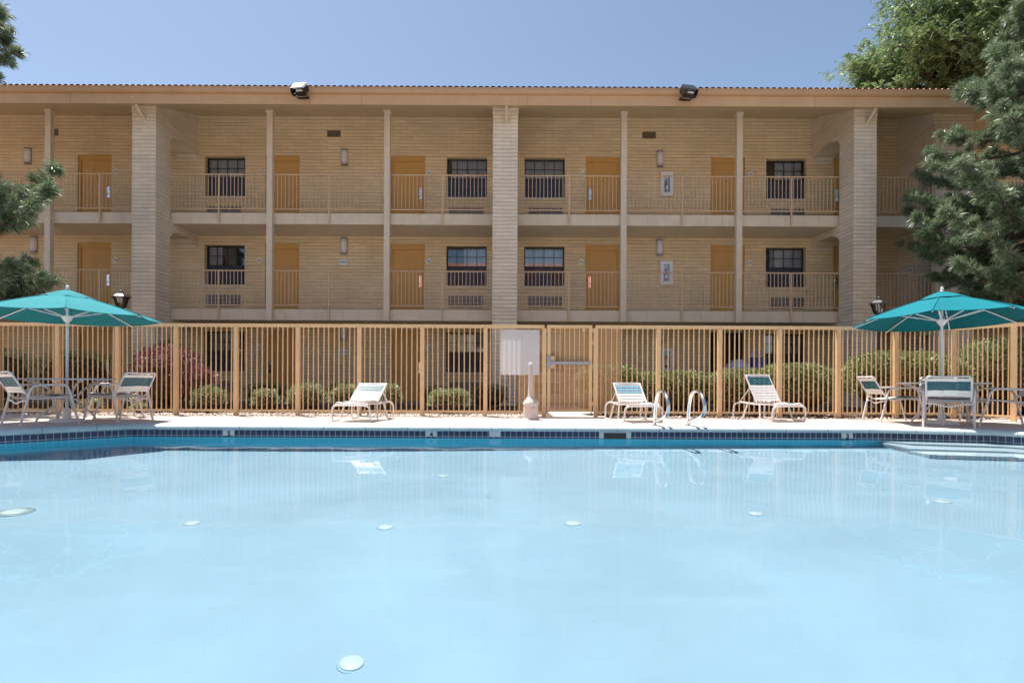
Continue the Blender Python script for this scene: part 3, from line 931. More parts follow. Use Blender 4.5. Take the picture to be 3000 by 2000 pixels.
for xa, xb in ((-10.05, -9.41), (-0.35, 0.32), (9.36, 9.97)):
    pm = PB()
    n = 8
    v = []
    pm.add([(xa, PIL_Y, 0), (xb, PIL_Y, 0), (xb, PIL_BACK, 0), (xa, PIL_BACK, 0), (xa, PIL_Y, soff(PIL_Y)), (xb, PIL_Y, soff(PIL_Y)), (xb, PIL_BACK, soff(PIL_BACK)), (xa, PIL_BACK, soff(PIL_BACK))],
           [(0, 1, 5, 4), (1, 2, 6, 5), (2, 3, 7, 6), (3, 0, 4, 7)])
    for zf, top in ((FLOORS[0], lambda y: FLOORS[1] - 0.305), (FLOORS[1], lambda y: FLOORS[2] - 0.305), (FLOORS[2], soff)):
        arch_wall(pm, xa + 0.003, xb - 0.003, zf, top, PIL_BACK, WALL_Y + 0.001, 1.98, 0.24)
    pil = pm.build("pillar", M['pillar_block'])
    # protruding cap course and the down pipe from the gutter
    cm = PB()
    cm.add([(xa - 0.012, PIL_Y - 0.012, soff(PIL_Y) - 0.17), (xb + 0.012, PIL_Y - 0.012, soff(PIL_Y) - 0.17), (xb + 0.012, PIL_Y + 0.2, soff(PIL_Y) - 0.17), (xa - 0.012, PIL_Y + 0.2, soff(PIL_Y) - 0.17),
            (xa - 0.012, PIL_Y - 0.012, soff(PIL_Y) - 0.005), (xb + 0.012, PIL_Y - 0.012, soff(PIL_Y) - 0.005), (xb + 0.012, PIL_Y + 0.2, soff(PIL_Y) + 0.05), (xa - 0.012, PIL_Y + 0.2, soff(PIL_Y) + 0.05)],
           [(0, 1, 5, 4), (1, 2, 6, 5), (3, 0, 4, 7), (0, 3, 2, 1)])
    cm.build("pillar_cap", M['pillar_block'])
    xm = (xa + xb) / 2 + 0.03
    PB().tube([(xm, FAS_Y + 0.02, 8.02), (xm, FAS_Y + 0.16, 7.86), (xm, PIL_Y - 0.03, 7.62), (xm, PIL_Y + 0.05, 7.58)], 0.045, 10).build("down_pipe", M['cream'], smooth=True, angle=50)

# slender steel posts between the bays
POSTS = [-12.80, -6.60, -3.32, 3.30, 6.53]
pb = PB().box(-0.08, 0.08, 16.20, 16.345, FLOORS[1] - 0.33, 8.24)
pb.box(-0.085, 0.085, 16.19, 16.36, FLOORS[2] - 0.12, FLOORS[2] - 0.112)
pb.box(-0.10, 0.10, 16.18, 16.36, 8.13, 8.20)
p0 = pb.build("post", M['cream'])
for i, x in enumerate(POSTS):
    p = p0 if i == 0 else p0.copy()
    if i: COL.objects.link(p)
    p.location.x = x

# railings, one per bay and storey
BAYS = [(-17.6, -12.88, None), (-12.72, -10.05, -11.4), (-9.41, -6.68, -8.06), (-6.52, -3.40, -4.96), (-3.24, -0.35, -1.78), (0.32, 3.22, 1.78), (3.38, 6.45, 4.96), (6.61, 9.36, 8.03), (9.97, 12.0, None), (13.1, 15.6, None)]
RY = 16.31
for z in FLOORS[1:]:
    for a, b, mid in BAYS:
        r = PB()
        r.tube([(a, RY, z + 1.07), (b, RY, z + 1.07)], 0.021, 8)
        r.tube([(a, RY, z + 0.10), (b, RY, z + 0.10)], 0.018, 6)
        k = int((b - a) / 0.104)
        for i in range(1, k):
            x = a + (b - a) * i / k
            r.box(x - 0.0075, x + 0.0075, RY - 0.0075, RY + 0.0075, z + 0.10, z + 1.06)
        if mid:
            r.box(mid - 0.018, mid + 0.018, RY - 0.02, RY + 0.016, z - 0.29, z + 1.06)
        r.build("railing_slats", M['rail'])

# right-hand wing beyond the last bay: side wall with openings, front wall, further bay
wg = PB()
wg.box(12.0, 13.1, 16.9, WALL_Y + 6, 0, 8.9)
wg.box(12.0, 13.1, 16.28, 16.34, 0, 8.3)
for i, z in enumerate(FLOORS):
    top = FLOORS[i + 1] if i < 2 else 8.4
    wg.box(12.0, 13.1, 16.34, 16.9, z + 2.0, top)
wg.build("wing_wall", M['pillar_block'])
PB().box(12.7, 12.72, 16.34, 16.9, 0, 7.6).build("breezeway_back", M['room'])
PB().tube([(12.05, 16.22, 0), (12.05, 16.22, 7.9)], 0.04, 8).build("down_pipe", M['cream'], smooth=True, angle=50)
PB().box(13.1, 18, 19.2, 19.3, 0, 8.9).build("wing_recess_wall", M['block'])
PB().box(12.0, 18, WALL_Y + 0.01, 19.2, 8.72, 8.8).build("wing_ceiling", M['soffit'])
for z in FLOORS[1:]:
    PB().box(13.1, 18, SLAB_Y, 19.2, z - 0.31, z).build("balcony_slab", M['cream'])

# doors: leaf with six raised panels; frame, lock and peephole as sub-parts
def make_door(side):
    s = 1 if side == 'R' else -1
    lw, lh = 0.92, 2.02
    d = MB().box(-lw / 2, lw / 2, 0.10, 0.14, 0.01, lh)
    for cx in (-0.21, 0.21):
        for z0, z1 in ((0.17, 0.72), (0.86, 1.45), (1.58, 1.86)):
            d.box(cx - 0.145, cx + 0.145, 0.094, 0.101, z0, z1)
            d.box(cx - 0.115, cx + 0.115, 0.088, 0.095, z0 + 0.03, z1 - 0.03)
    leaf = d.build("door", M['door'], motel)
    f = MB()
    f.box(-DW / 2 + 0.002, -lw / 2, 0.06, 0.138, 0, DH - 0.002); f.box(lw / 2, DW / 2 - 0.002, 0.06, 0.138, 0, DH - 0.002)
    f.box(-lw / 2, lw / 2, 0.063, 0.138, lh, DH - 0.002)
    f.build("door_frame", M['door'], leaf)
    h = MB().cbox((s * 0.38, 0.082, 1.04), (0.075, 0.03, 0.34)).cbox((s * 0.38, 0.062, 1.13), (0.06, 0.02, 0.07))
    h.tube([(s * 0.38, 0.08, 0.99), (s * 0.38, 0.03, 0.99), (s * 0.26, 0.028, 0.985)], 0.012, 8)
    h.build("door_lock", M['stainless'], leaf)
    MB().tube([(0, 0.103, 1.47), (0, 0.092, 1.47)], 0.014, 10).build("peephole", M['bronze'], leaf)
    return leaf
protos = {s: make_door(s) for s in 'RL'}
first = {s: True for s in 'RL'}
for fi, z in enumerate(FLOORS):
    for x, s in DOORS:
        if fi == 0 and x == 6.80: continue          # this ground floor door stands open
        o = protos[s] if first[s] else copy_tree(protos[s], motel)
        first[s] = False
        o.location = (x, 0, z)
# room behind the open door
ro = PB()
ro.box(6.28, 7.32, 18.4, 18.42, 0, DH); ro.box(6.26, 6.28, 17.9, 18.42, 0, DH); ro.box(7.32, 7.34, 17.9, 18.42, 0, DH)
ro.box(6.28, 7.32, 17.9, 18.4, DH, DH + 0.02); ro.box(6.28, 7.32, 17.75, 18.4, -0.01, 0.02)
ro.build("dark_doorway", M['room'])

# windows: bronze sashes with 4 x 4 lights, glass, curtain, insect screen, sill, room
def curtain_mesh(a, b, z0, z1, y):
    m = MB()
    n = max(6, int((b - a) / 0.018))
    v = []
    ph = random.random() * 6
    for zi, zz in enumerate((z0, z1)):
        for i in range(n + 1):
            x = a + (b - a) * i / n
            v.append((x, y + 0.022 * math.sin(x * 62 + ph + (0.3 if zi else 0)) + 0.012 * math.sin(x * 23 + ph), zz))
    m.add(v, [(i, i + 1, i + n + 2, i + n + 1) for i in range(n)])
    return m
def make_window(x, z, spans):
    h, w2 = W1 - W0, WW / 2
    f = MB()
    y0, y1 = 0.15, 0.20
    e = 0.035
    f.box(-w2 + .002, -w2 + e, y0, y1, .002, h - .002); f.box(w2 - e, w2 - .002, y0, y1, .002, h - .002)
    f.box(-w2 + e, w2 - e, y0 + .002, y1, .002, e); f.box(-w2 + e, w2 - e, y0 + .002, y1, h - e, h - .002)
    f.box(-w2 + e, w2 - e, y0 + .001, y1, h * 0.5 - 0.025, h * 0.5 + 0.025)
    for k in (1, 2, 3):
        xx = -w2 + WW * k / 4
        f.box(xx - 0.009, xx + 0.009, y0 + .008, y1 - .012, e, h - e)
    for zz in (h * 0.25, h * 0.75):
        f.box(-w2 + e, w2 - e, y0 + .010, y1 - .010, zz - 0.008, zz + 0.008)
    o = f.build("window", M['bronze'], motel)
    o.location = (x, 0, z + W0)
    MB().box(-w2 + e, w2 - e, 0.176, 0.180, e, h - e).build("pane", M['glass'], o)
    MB().box(-w2 + e, w2 - e, 0.140, 0.143, e, h * 0.5 - 0.02).build("insect_screen", M['screen'], o)
    for a, b in spans:
        curtain_mesh(-w2 + WW * a, -w2 + WW * b, 0.0, h, 0.30).build("curtain", M['curtain'], o, smooth=True)
    MB().box(-w2 - 0.03, w2 + 0.03, -0.035, 0.149, -0.075, 0.0015).build("sill", M['cream'], o)
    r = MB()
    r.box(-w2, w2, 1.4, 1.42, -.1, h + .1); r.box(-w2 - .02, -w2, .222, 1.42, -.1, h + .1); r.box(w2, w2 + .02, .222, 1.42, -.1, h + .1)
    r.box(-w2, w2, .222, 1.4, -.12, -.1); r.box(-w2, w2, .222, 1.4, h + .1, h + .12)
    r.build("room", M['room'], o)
    return o
CUR = {(0, 0): [(.05, .75)], (0, 1): [(.45, 1)], (0, 2): [(0, .5)], (0, 3): [(.3, 1)],
       (1, 0): [(0, .34)], (1, 1): [(.42, 1)], (1, 2): [(0, 1)], (1, 3): [(.2, 1)],
       (2, 0): [(0, .88)], (2, 1): [(.11, 1)], (2, 2): [(0, 1)], (2, 3): [(.33, 1)]}
for fi, z in enumerate(FLOORS):
    for wi, x in enumerate(WINS):
        make_window(x, z, CUR[(fi, wi)])
# air conditioner louvres under the windows, vents high on the top storey
lv = MB().box(-0.53, 0.53, -0.006, -0.002, 0, 0.36)
l0 = lv.build("air_conditioner_grille", M['bronze'], motel)
s = MB()
for k in range(9):
    s.box(-0.525, 0.525, -0.028, -0.006, 0.012 + k * 0.04, 0.024 + k * 0.04)
for xx in (-0.53, -0.18, 0.17, 0.522):
    s.box(xx, xx + 0.008, -0.03, -0.006, 0.004, 0.356)
s.build("louvre_slats", M['grille'], l0)
lf = True
for fi, z in enumerate(FLOORS):
    for x in WINS:
        o = l0 if lf else copy_tree(l0, motel)
        lf = False
        o.location = (x - 0.02 if x < 0 else x + 0.03, 0, z + 0.24)
for x in (-5.26, 4.37, -13.9):
    v = PB().box(x - 0.205, x + 0.205, WALL_Y - 0.012, WALL_Y - 0.002, 8.1, 8.3)
    vo = v.build("vent", M['bronze'])
    vs = MB()
    for k in range(8):
        vs.box(x - 0.20, x + 0.20, -0.03, -0.012, 8.108 + k * 0.0245, 8.118 + k * 0.0245)
    vs.box(x - 0.008, x + 0.008, -0.031, -0.012, 8.1, 8.3)
    vs.box(x - 0.205, x - 0.19, -0.031, -0.012, 8.1, 8.3); vs.box(x + 0.19, x + 0.205, -0.031, -0.012, 8.1, 8.3)
    vs.build("vent_slats", M['vent'], vo)

# ------------------------------------------------------------------ things fixed to the motel
WORD = {0: "ground floor", 1: "second floor", 2: "top floor"}
# wall lamps: half cylinder frosted shade with two metal bands
def make_lamp():
    t = thing("wall_lamp", "x", "wall lamp", (0, 0, 0), 0, "tube shaped wall lamps along the balconies")
    m = MB()
    n = 12
    prof = []
    for zz in (0.05, 0.43):
        prof += [(0.095 * math.cos(math.pi * k / n), -0.03 - 0.095 * math.sin(math.pi * k / n), zz) for k in range(n + 1)]
    m.add(prof, [(k, k + n + 1, k + n + 2, k + 1) for k in range(n)])
    m.build("lamp_shade", M['lampglass'], t, smooth=True)
    for z0, z1, rr in ((0.0, 0.05, 0.10), (0.43, 0.48, 0.10), (0.085, 0.095, 0.099), (0.375, 0.385, 0.099)):
        b = MB()
        ring = [(rr * math.cos(math.pi * k / n), -0.03 - rr * math.sin(math.pi * k / n), zz) for zz in (z0, z1) for k in range(n + 1)]
        b.add(ring, [(k, k + n + 1, k + n + 2, k + 1) for k in range(n)] + [tuple(range(n + 1)), tuple(reversed(range(n + 1, 2 * n + 2)))])
        b.build("band", M['lampmetal'], t, smooth=True, angle=40)
    MB().box(-0.095, 0.095, -0.03, -0.002, 0.0, 0.48).build("back_plate", M['lampmetal'], t)
    return t
lp = make_lamp()
spots = [(2, -4.93, "tube wall lamp on the top floor below the vent beside the second orange door"), (2, 4.71, "tube wall lamp on the top floor above the extinguisher cabinet"),
         (1, -4.93, "tube wall lamp on the second floor above the small arrow sign"), (1, 4.71, "tube wall lamp on the second floor above the extinguisher cabinet"),
         (0, -4.93, "tube wall lamp on the ground floor behind the fence above a small arrow sign"), (0, 4.75, "tube wall lamp on the ground floor behind the fence above a cabinet"),
         (1, -14.4, "tube wall lamp on the second floor behind the pine branches"), (2, -14.6, "tube wall lamp on the top floor half hidden by pine needles")]
for i, (fi, x, lab) in enumerate(spots):
    o = lp if i == 0 else copy_tree(lp)
    o['label'] = lab
    o.location = (x, WALL_Y, FLOORS[fi] + 1.85)
# fire extinguisher cabinets
def make_cabinet():
    t = thing("extinguisher_cabinet", "x", "extinguisher cabinet", (0, 0, 0), 0, "white fire extinguisher cabinets on the walls")
    m = MB()
    m.box(-0.185, 0.185, -0.012, -0.003, 0, 0.72)
    m.box(-0.185, -0.085, -0.13, -0.012, 0, 0.72); m.box(0.085, 0.185, -0.13, -0.012, 0, 0.72)
    m.box(-0.085, 0.085, -0.13, -0.012, 0, 0.10); m.box(-0.085, 0.085, -0.13, -0.012, 0.62, 0.72)
    m.build("cabinet", M['white'], t)
    MB().box(-0.086, 0.086, -0.126, -0.122, 0.10, 0.62).build("pane", M['glass'], t)
    e = MB().lathe([(0.05, 0.11), (0.055, 0.12), (0.055, 0.36), (0.045, 0.41), (0.02, 0.43), (0.018, 0.46)], c=(0, -0.07, 0), n=14)
    ex = e.build("extinguisher", M['red'], t, smooth=True, angle=50)
    h = MB().cbox((0.01, -0.07, 0.475), (0.08, 0.02, 0.02)).cbox((0.015, -0.07, 0.505), (0.09, 0.018, 0.012))
    h.tube(rounded([(-0.01, -0.07, 0.46), (-0.06, -0.075, 0.44), (-0.063, -0.075, 0.25)], 0.03), 0.008, 6)
    h.build("valve_handle", M['black'], ex)
    MB().box(-0.035, 0.035, -0.1265, -0.125, 0.20, 0.30).build("label_plate", M['signwhite'], ex)
    return t
cb0 = make_cabinet()
for i, (fi, x, lab) in enumerate([(2, 4.90, "white extinguisher cabinet with a glass front on the top floor balcony wall"), (1, 4.90, "white extinguisher cabinet with a glass front on the second floor wall"),
                                  (0, 4.93, "white extinguisher cabinet on the ground floor seen through the fence"), (1, -14.67, "white extinguisher cabinet on the second floor behind the pine branch")]):
    o = cb0 if i == 0 else copy_tree(cb0)
    o['label'] = lab
    o.location = (x, WALL_Y, FLOORS[fi] + 0.95)
# direction signs and room number plaques
def wall_sign(loc, rz, text, lab, w=0.31, h=0.19, size=0.065):
    t = thing("wall_sign", lab, "sign", loc, rz, "small direction signs on the motel wall")
    MB().box(-w / 2, w / 2, -0.016, -0.003, -h / 2, h / 2).build("sign_frame", M['lampmetal'], t)
    MB().box(-w / 2 + 0.012, w / 2 - 0.012, -0.02, -0.016, -h / 2 + 0.012, h / 2 - 0.012).build("sign_plate", M['signwhite'], t)
    text_obj(text, size, M['ink'], t, (0.02, -0.021, 0), (math.radians(90), 0, 0), "lettering", bold=0.002)
    MB().prism([(-w / 2 + 0.025, 0), (-w / 2 + 0.05, 0.02), (-w / 2 + 0.05, -0.02)], -0.022, -0.0195).build("arrow", M['ink'], t)
    return t
wall_sign((-4.96, WALL_Y, 4.27), 0, "VENDING", "white arrow sign reading VENDING on the second floor under a lamp", size=0.05)
wall_sign((-4.93, WALL_Y, 1.53), 0, "VENDING", "white arrow sign on the ground floor under a lamp behind the fence", size=0.05)
wall_sign((12.0, 17.22, 4.0), math.radians(-90), "236 - 239", "small arrow sign with room numbers by the dark breezeway of the second floor", w=0.40, h=0.20, size=0.06)
nums = {2: ["347", "345", "343", "341", "349"], 1: ["247", "245", "243", "241", "249"], 0: ["147", "145", "143", "141", "149"]}
px_ = [-7.52, -2.35, 2.33, 7.48, -11.92]
for fi in (2, 1, 0):
    for x, s in zip(px_, nums[fi]):
        if fi == 0 and x > 0: continue
        t = thing("number_plaque", "white oval plaque with room number %s next to an orange door on the %s" % (s, WORD[fi]), "plaque", (x, WALL_Y, FLOORS[fi] + 1.65), 0, "oval room number plaques")
        ov = []
        for k in range(20):
            a = 2 * math.pi * k / 20
            r = 1 + 0.06 * math.cos(5 * a)
            ov.append((0.075 * r * math.cos(a) + 0.02 * math.sin(a), 0.085 * r * math.sin(a)))
        MB().prism(ov, -0.016, -0.003).build("plaque", M['signwhite'], t)
        text_obj(s, 0.062, M['ink'], t, (0, -0.0175, -0.012), (math.radians(90), 0, 0), "numeral", extrude=0.001, bold=0.002)
        MB().prism([(0.02, 0.035), (0.06, 0.075), (0.035, 0.03)], -0.018, -0.0155).build("leaf_mark", M['lampmetal'], t)
# floodlights on the fascia
def floodlight(x, lab, tilt, yaw, top):
    t = thing("floodlight", lab, "floodlight", (x, FAS_Y - 0.10, 8.06), yaw, "boxy floodlights on the roof edge")
    R = Matrix.Rotation(math.radians(tilt), 3, 'X')
    m = MB()
    def cb(c, s): m.cbox(R @ Vector(c) + Vector((0, -0.15, 0.02)), [q * 0.88 for q in s], m=R)
    cb((0, 0.0, 0.105), (0.36, 0.34, 0.012)); cb((0, 0.164, 0), (0.36, 0.012, 0.196)); cb((0, 0, -0.105), (0.36, 0.34, 0.012))
    cb((-0.174, -0.003, 0), (0.012, 0.32, 0.196)); cb((0.174, -0.003, 0), (0.012, 0.32, 0.196)); cb((0, -0.16, -0.06), (0.336, 0.012, 0.07))
    m.build("housing", M['black'], t)
    l = MB().cbox(R @ Vector((0, 0.0, 0.084)) + Vector((0, -0.13, 0.02)), (0.25, 0.235, 0.01), m=R)
    l.build("top_plate", M[top], t)
    g = MB().cbox(R @ Vector((0.02, -0.105, 0.022)) + Vector((0, -0.13, 0.02)), (0.16, 0.01, 0.043), m=R)
    g.build("lens", M['lampglass'], t)
    b = MB().box(-0.145, -0.133, -0.12, 0.10, -0.11, -0.08).box(0.133, 0.145, -0.12, 0.10, -0.11, -0.08).box(-0.133, 0.133, 0.06, 0.10, -0.11, -0.08)
    b.add([], [])
    b.build("bracket", M['black'], t)
floodlight(wx(886, FAS_Y), "boxy floodlight with a sunlit white top on the roof edge above the second bay", 47, math.radians(-8), 'white')
floodlight(wx(2002, FAS_Y), "boxy grey topped floodlight on the roof edge above the extinguisher cabinets", 45, math.radians(12), 'lampmetal')

# block on the far side of the courtyard, behind the viewer, that the windows mirror
ob = thing("opposite_building", "red roofed motel block across the pool that shows in the second floor window glass", "building", (0, -16, 0))
MB().box(-16, 16, -10, 0, 0, 8.5).build("wall", M['block'], ob)
r = MB()
r.add([(-17, 0.9, 8.3), (17, 0.9, 8.3), (17, -11, 8.3), (-17, -11, 8.3), (-8, -5, 12.1), (8, -5, 12.1)], [(0, 1, 5, 4), (1, 2, 5), (2, 3, 4, 5), (3, 0, 4), (0, 3, 2, 1)])
M['redroof'] = plain("red_clay_roof", (0.42, 0.15, 0.10), 0.8, var=0.2, scale=4)
r.build("roof", M['redroof'], ob)
for z in (0.9, 3.6, 6.2):
    for x in range(-14, 15, 4):
        MB().box(x - 0.6, x + 0.6, 0.002, 0.03, z, z + 1.2).build("window", M['bronze'], ob)
# ------------------------------------------------------------------ pool fence and gate
FT, RAIL_H = 1.755, 0.065
def fence_run(name, label, pts, extra=None):
    """pts: post positions (x, y); one post part per position, one picket panel per gap"""
    t = thing(name, label, "fence", (pts[0][0], pts[0][1], 0))
    o = Vector((pts[0][0], pts[0][1], 0))
    for i, p in enumerate(pts):
        a = Vector((*p, 0)) - o
        q = Vector((*pts[min(i + 1, len(pts) - 1)], 0)) - Vector((*pts[max(i - 1, 0)], 0))
        ang = math.atan2(q.y, q.x)
        MB().cbox((a.x, a.y, (FT - RAIL_H) / 2), (0.076, 0.076, FT - RAIL_H), ang).build("post", M['fence'], t)
        if i == len(pts) - 1: break
        b = Vector((*pts[i + 1], 0)) - o
        d = (b - a); L = d.length; ang = math.atan2(d.y, d.x)
        m = MB()
        mid = (a + b) / 2
        m.cbox((mid.x, mid.y, FT - RAIL_H / 2), (L + (0.076 if len(pts) == 2 else 0), 0.06, RAIL_H), ang)
        m.cbox((mid.x, mid.y, 0.095), (L - 0.076, 0.035, 0.035), ang)
        for k in range(1, 12):
            c = a + d * k / 12
            ln = Vector((random.uniform(-.008, .008), random.uniform(-.006, .006), 0))
            m.tube([(c.x, c.y, 0.10), (c.x + ln.x, c.y + ln.y, FT - RAIL_H + 0.005)], 0.0115, 6, caps=False)
        m.build("picket_panel_slats", M['fence'], t)
    return t
lx = [wx(p, FENCE_Y) for p in (170, 345, 516, 692, 873, 1053, 1237, 1422, 1594)]
st = lx[1] - lx[0]
while lx[0] > -14: lx.insert(0, lx[0] - st)
fl = fence_run("pool_fence", "tan picket fence run that carries the white board beside the gate", [(x, FENCE_Y) for x in lx])
rx = [wx(p, FENCE_Y) for p in (1745, 1928, 2108, 2283, 2455, 2624, 2794)]
rp = [(x, FENCE_Y) for x in rx]
rp += [(wx(2970, 10.3), 10.3), (wx(2970, 10.3) + 0.62, 9.35), (wx(2970, 10.3) + 1.2, 8.4)]
fr = fence_run("pool_fence", "tan picket fence run in front of the hedges, turning a corner", rp)
def screen_panel(parent, x0, x1, z0, z1, y):
    o = MB().box(x0, x1, -0.001, 0.001, z0, z1).build("perforated_screen", M['perf'], parent)
    o.location.y = y
    return o
screen_panel(fl, wx(1517, FENCE_Y) - lx[0], lx[-1] - lx[0] - 0.04, 0.115, FT - RAIL_H, 0.018)
screen_panel(fr, 0.04, wx(1818, FENCE_Y) - rx[0], 0.115, FT - RAIL_H, 0.018)
# gate
ga, gb = wx(1603, FENCE_Y), wx(1734, FENCE_Y)
gate = thing("gate", "tan picket gate with a perforated screen and a grey push bar", "gate", (ga, FENCE_Y, 0))
GWD = gb - ga
m = MB()
m.box(0, 0.06, -0.03, 0.03, 0.10, FT); m.box(GWD - 0.06, GWD, -0.03, 0.03, 0.10, FT)
m.box(0.06, GWD - 0.06, -0.03, 0.03, FT - 0.06, FT - 0.001); m.box(0.06, GWD - 0.06, -0.03, 0.03, 0.10, 0.145)
m.build("gate_frame", M['fence'], gate)
m = MB()
for k in range(1, 8):
    x = 0.06 + (GWD - 0.12) * k / 8
    m.tube([(x, 0, 0.14), (x, 0, FT - 0.055)], 0.0115, 6, caps=False)
m.build("picket_slats", M['fence'], gate)
screen_panel(gate, 0.06, GWD - 0.06, 0.145, FT - 0.06, 0.018)
M['pushbar'] = plain("grey_push_bar", (0.36, 0.36, 0.42), 0.45, metal=0.3, var=0.1)
m = MB().box(0.05, GWD - 0.045, -0.075, -0.03, 1.005, 1.058)
m.build("push_bar", M['pushbar'], gate)
m = MB().box(-0.01, 0.06, -0.068, -0.032, 0.93, 1.15).box(0.06, 0.10, -0.05, -0.031, 0.99, 1.075)
m.build("latch_plate", M['pushbar'], gate)
MB().box(0.06, 0.135, -0.045, -0.031, 0.93, 1.16).build("latch_guard", M['fence'], gate)
MB().box(GWD - 0.19, GWD - 0.14, -0.04, -0.013, FT - 0.12, FT - 0.055).build("closer_box", M['fence'], gate)
m = MB()
for z in (1.62, 1.38, 0.22):
    m.box(GWD, GWD + 0.035, -0.02, 0.02, z, z + 0.07)
m.build("hinge_bar", M['fence'], gate)
# board on the fence: translucent white plastic seen from its blank side
def board_mat():
    m, nt, b = new_mat("translucent_board")
    b.inputs["Base Color"].default_value = (0.84, 0.80, 0.77, 1); b.inputs["Roughness"].default_value = 0.35
    tr = N(nt, "ShaderNodeBsdfTranslucent"); tr.inputs["Color"].default_value = (0.85, 0.86, 0.92, 1)
    ms = N(nt, "ShaderNodeMixShader"); ms.inputs[0].default_value = 0.45
    nt.links.new(b.outputs[0], ms.inputs[1]); nt.links.new(tr.outputs[0], ms.inputs[2])
    nt.links.new(ms.outputs[0], nt.nodes["Material Output"].inputs["Surface"])
    return m
bx0, bx1 = wx(1466, FENCE_Y - .03), wx(1580, FENCE_Y - .03)
bd = thing("notice_board", "blank white board hung on the fence beside the gate", "sign", ((bx0 + bx1) / 2, FENCE_Y - 0.03, 0.80))
hw = (bx1 - bx0) / 2
MB().prism([(-hw + .02, 0), (hw - .02, 0), (hw, .02), (hw, .84), (hw - .02, .86), (-hw + .02, .86), (-hw, .84), (-hw, .02)], -0.004, 0.004).build("board", board_mat(), bd)
m = MB()
for x in (-hw + .03, hw - .03):
    for z in (.035, .825):
        m.lathe([(0.012, 0), (0.008, 0.006)], c=(0, 0, 0), n=8)
        for i in range(len(m.v) - 16, len(m.v)):
            vx, vy, vz = m.v[i]; m.v[i] = (x + vx, -0.004 - vz, z + vy)
m.build("screw_slats", M['steel'], bd)

# ------------------------------------------------------------------ smoking receptacle
rc = thing("smoking_receptacle", "beige plastic smokers pole with a tall neck standing by the gate", "ash bin", (wx(1555, 10.3), 10.3, 0), math.radians(20))
MB().lathe([(0.155, 0), (0.155, 0.015), (0.135, 0.03), (0.13, 0.26)], n=28).build("base_bucket", M['plastic'], rc, smooth=True, angle=35)
MB().lathe([(0.134, 0.26), (0.138, 0.27), (0.138, 0.29), (0.132, 0.305), (0.10, 0.35), (0.062, 0.395), (0.052, 0.42), (0.044, 0.60), (0.038, 0.95), (0.037, 0.97)], n=28).build("neck", M['plastic'], rc, smooth=True, angle=35)
MB().lathe([(0.040, 0.97), (0.040, 0.995), (0.032, 1.012), (0.0, 1.018)], n=24).build("cap", M['signwhite'], rc, smooth=True, angle=40)
MB().cbox((0.0, -0.138, 0.20), (0.05, 0.02, 0.012)).build("latch", M['plastic'], rc)

# ------------------------------------------------------------------ stainless grab rails
def grab_rail(x, lab):
    t = thing("grab_rail", lab, "grab rail", (x, 9.08, 0), 0, "pair of stainless grab rails")
    pts = [(0, 0, -0.01), (0, -0.05, 0.30), (0, -0.16, 0.50), (0, -0.30, 0.545), (0, -0.48, 0.555), (0, -0.64, 0.50), (0, -0.755, 0.40), (0, -0.775, 0.30), (0, -0.72, 0.22), (0, -0.55, 0.17), (0, -0.25, 0.105), (0, -0.08, 0.075), (0, -0.02, 0.045)]
    # smooth the corner points
    P = [Vector(p) for p in pts]
    for _ in range(2):
        Q = [P[0]]
        for a, b in zip(P[:-1], P[1:]):
            Q += [a * 0.75 + b * 0.25, a * 0.25 + b * 0.75]
        Q.append(P[-1]); P = Q
    MB().tube(P, 0.026, 14).build("rail_tube", M['stainless'], t, smooth=True, angle=60)
    MB().lathe([(0.055, 0.0), (0.055, 0.008), (0.03, 0.018)], n=20).build("escutcheon", M['stainless'], t, smooth=True, angle=30)
grab_rail(2.345, "stainless pool grab rail in front of the middle lounger")
grab_rail(2.865, "stainless pool grab rail standing free between two loungers")

# ------------------------------------------------------------------ furniture
def strap(mb, a, b, along, w, sag=0.006, th=0.004):
    """vinyl strap from a to b, `along` = direction of its width, w wide"""
    a, b, al = Vector(a), Vector(b), Vector(along).normalized()
    nrm = (b - a).cross(al).normalized()
    n = 6
    v = []
    for i in range(n + 1):
        t = i / n
        c = a.lerp(b, t) - nrm * sag * 4 * t * (1 - t)
        for sgn, off in ((-1, th / 2), (1, th / 2), (1, -th / 2), (-1, -th / 2)):
            v.append(c + al * sgn * w / 2 + nrm * off)
    f = []
    for i in range(n):
        for k in range(4):
            f.append((i * 4 + k, i * 4 + (k + 1) % 4, (i + 1) * 4 + (k + 1) % 4, (i + 1) * 4 + k))
    mb.add(v, f)
    return mb

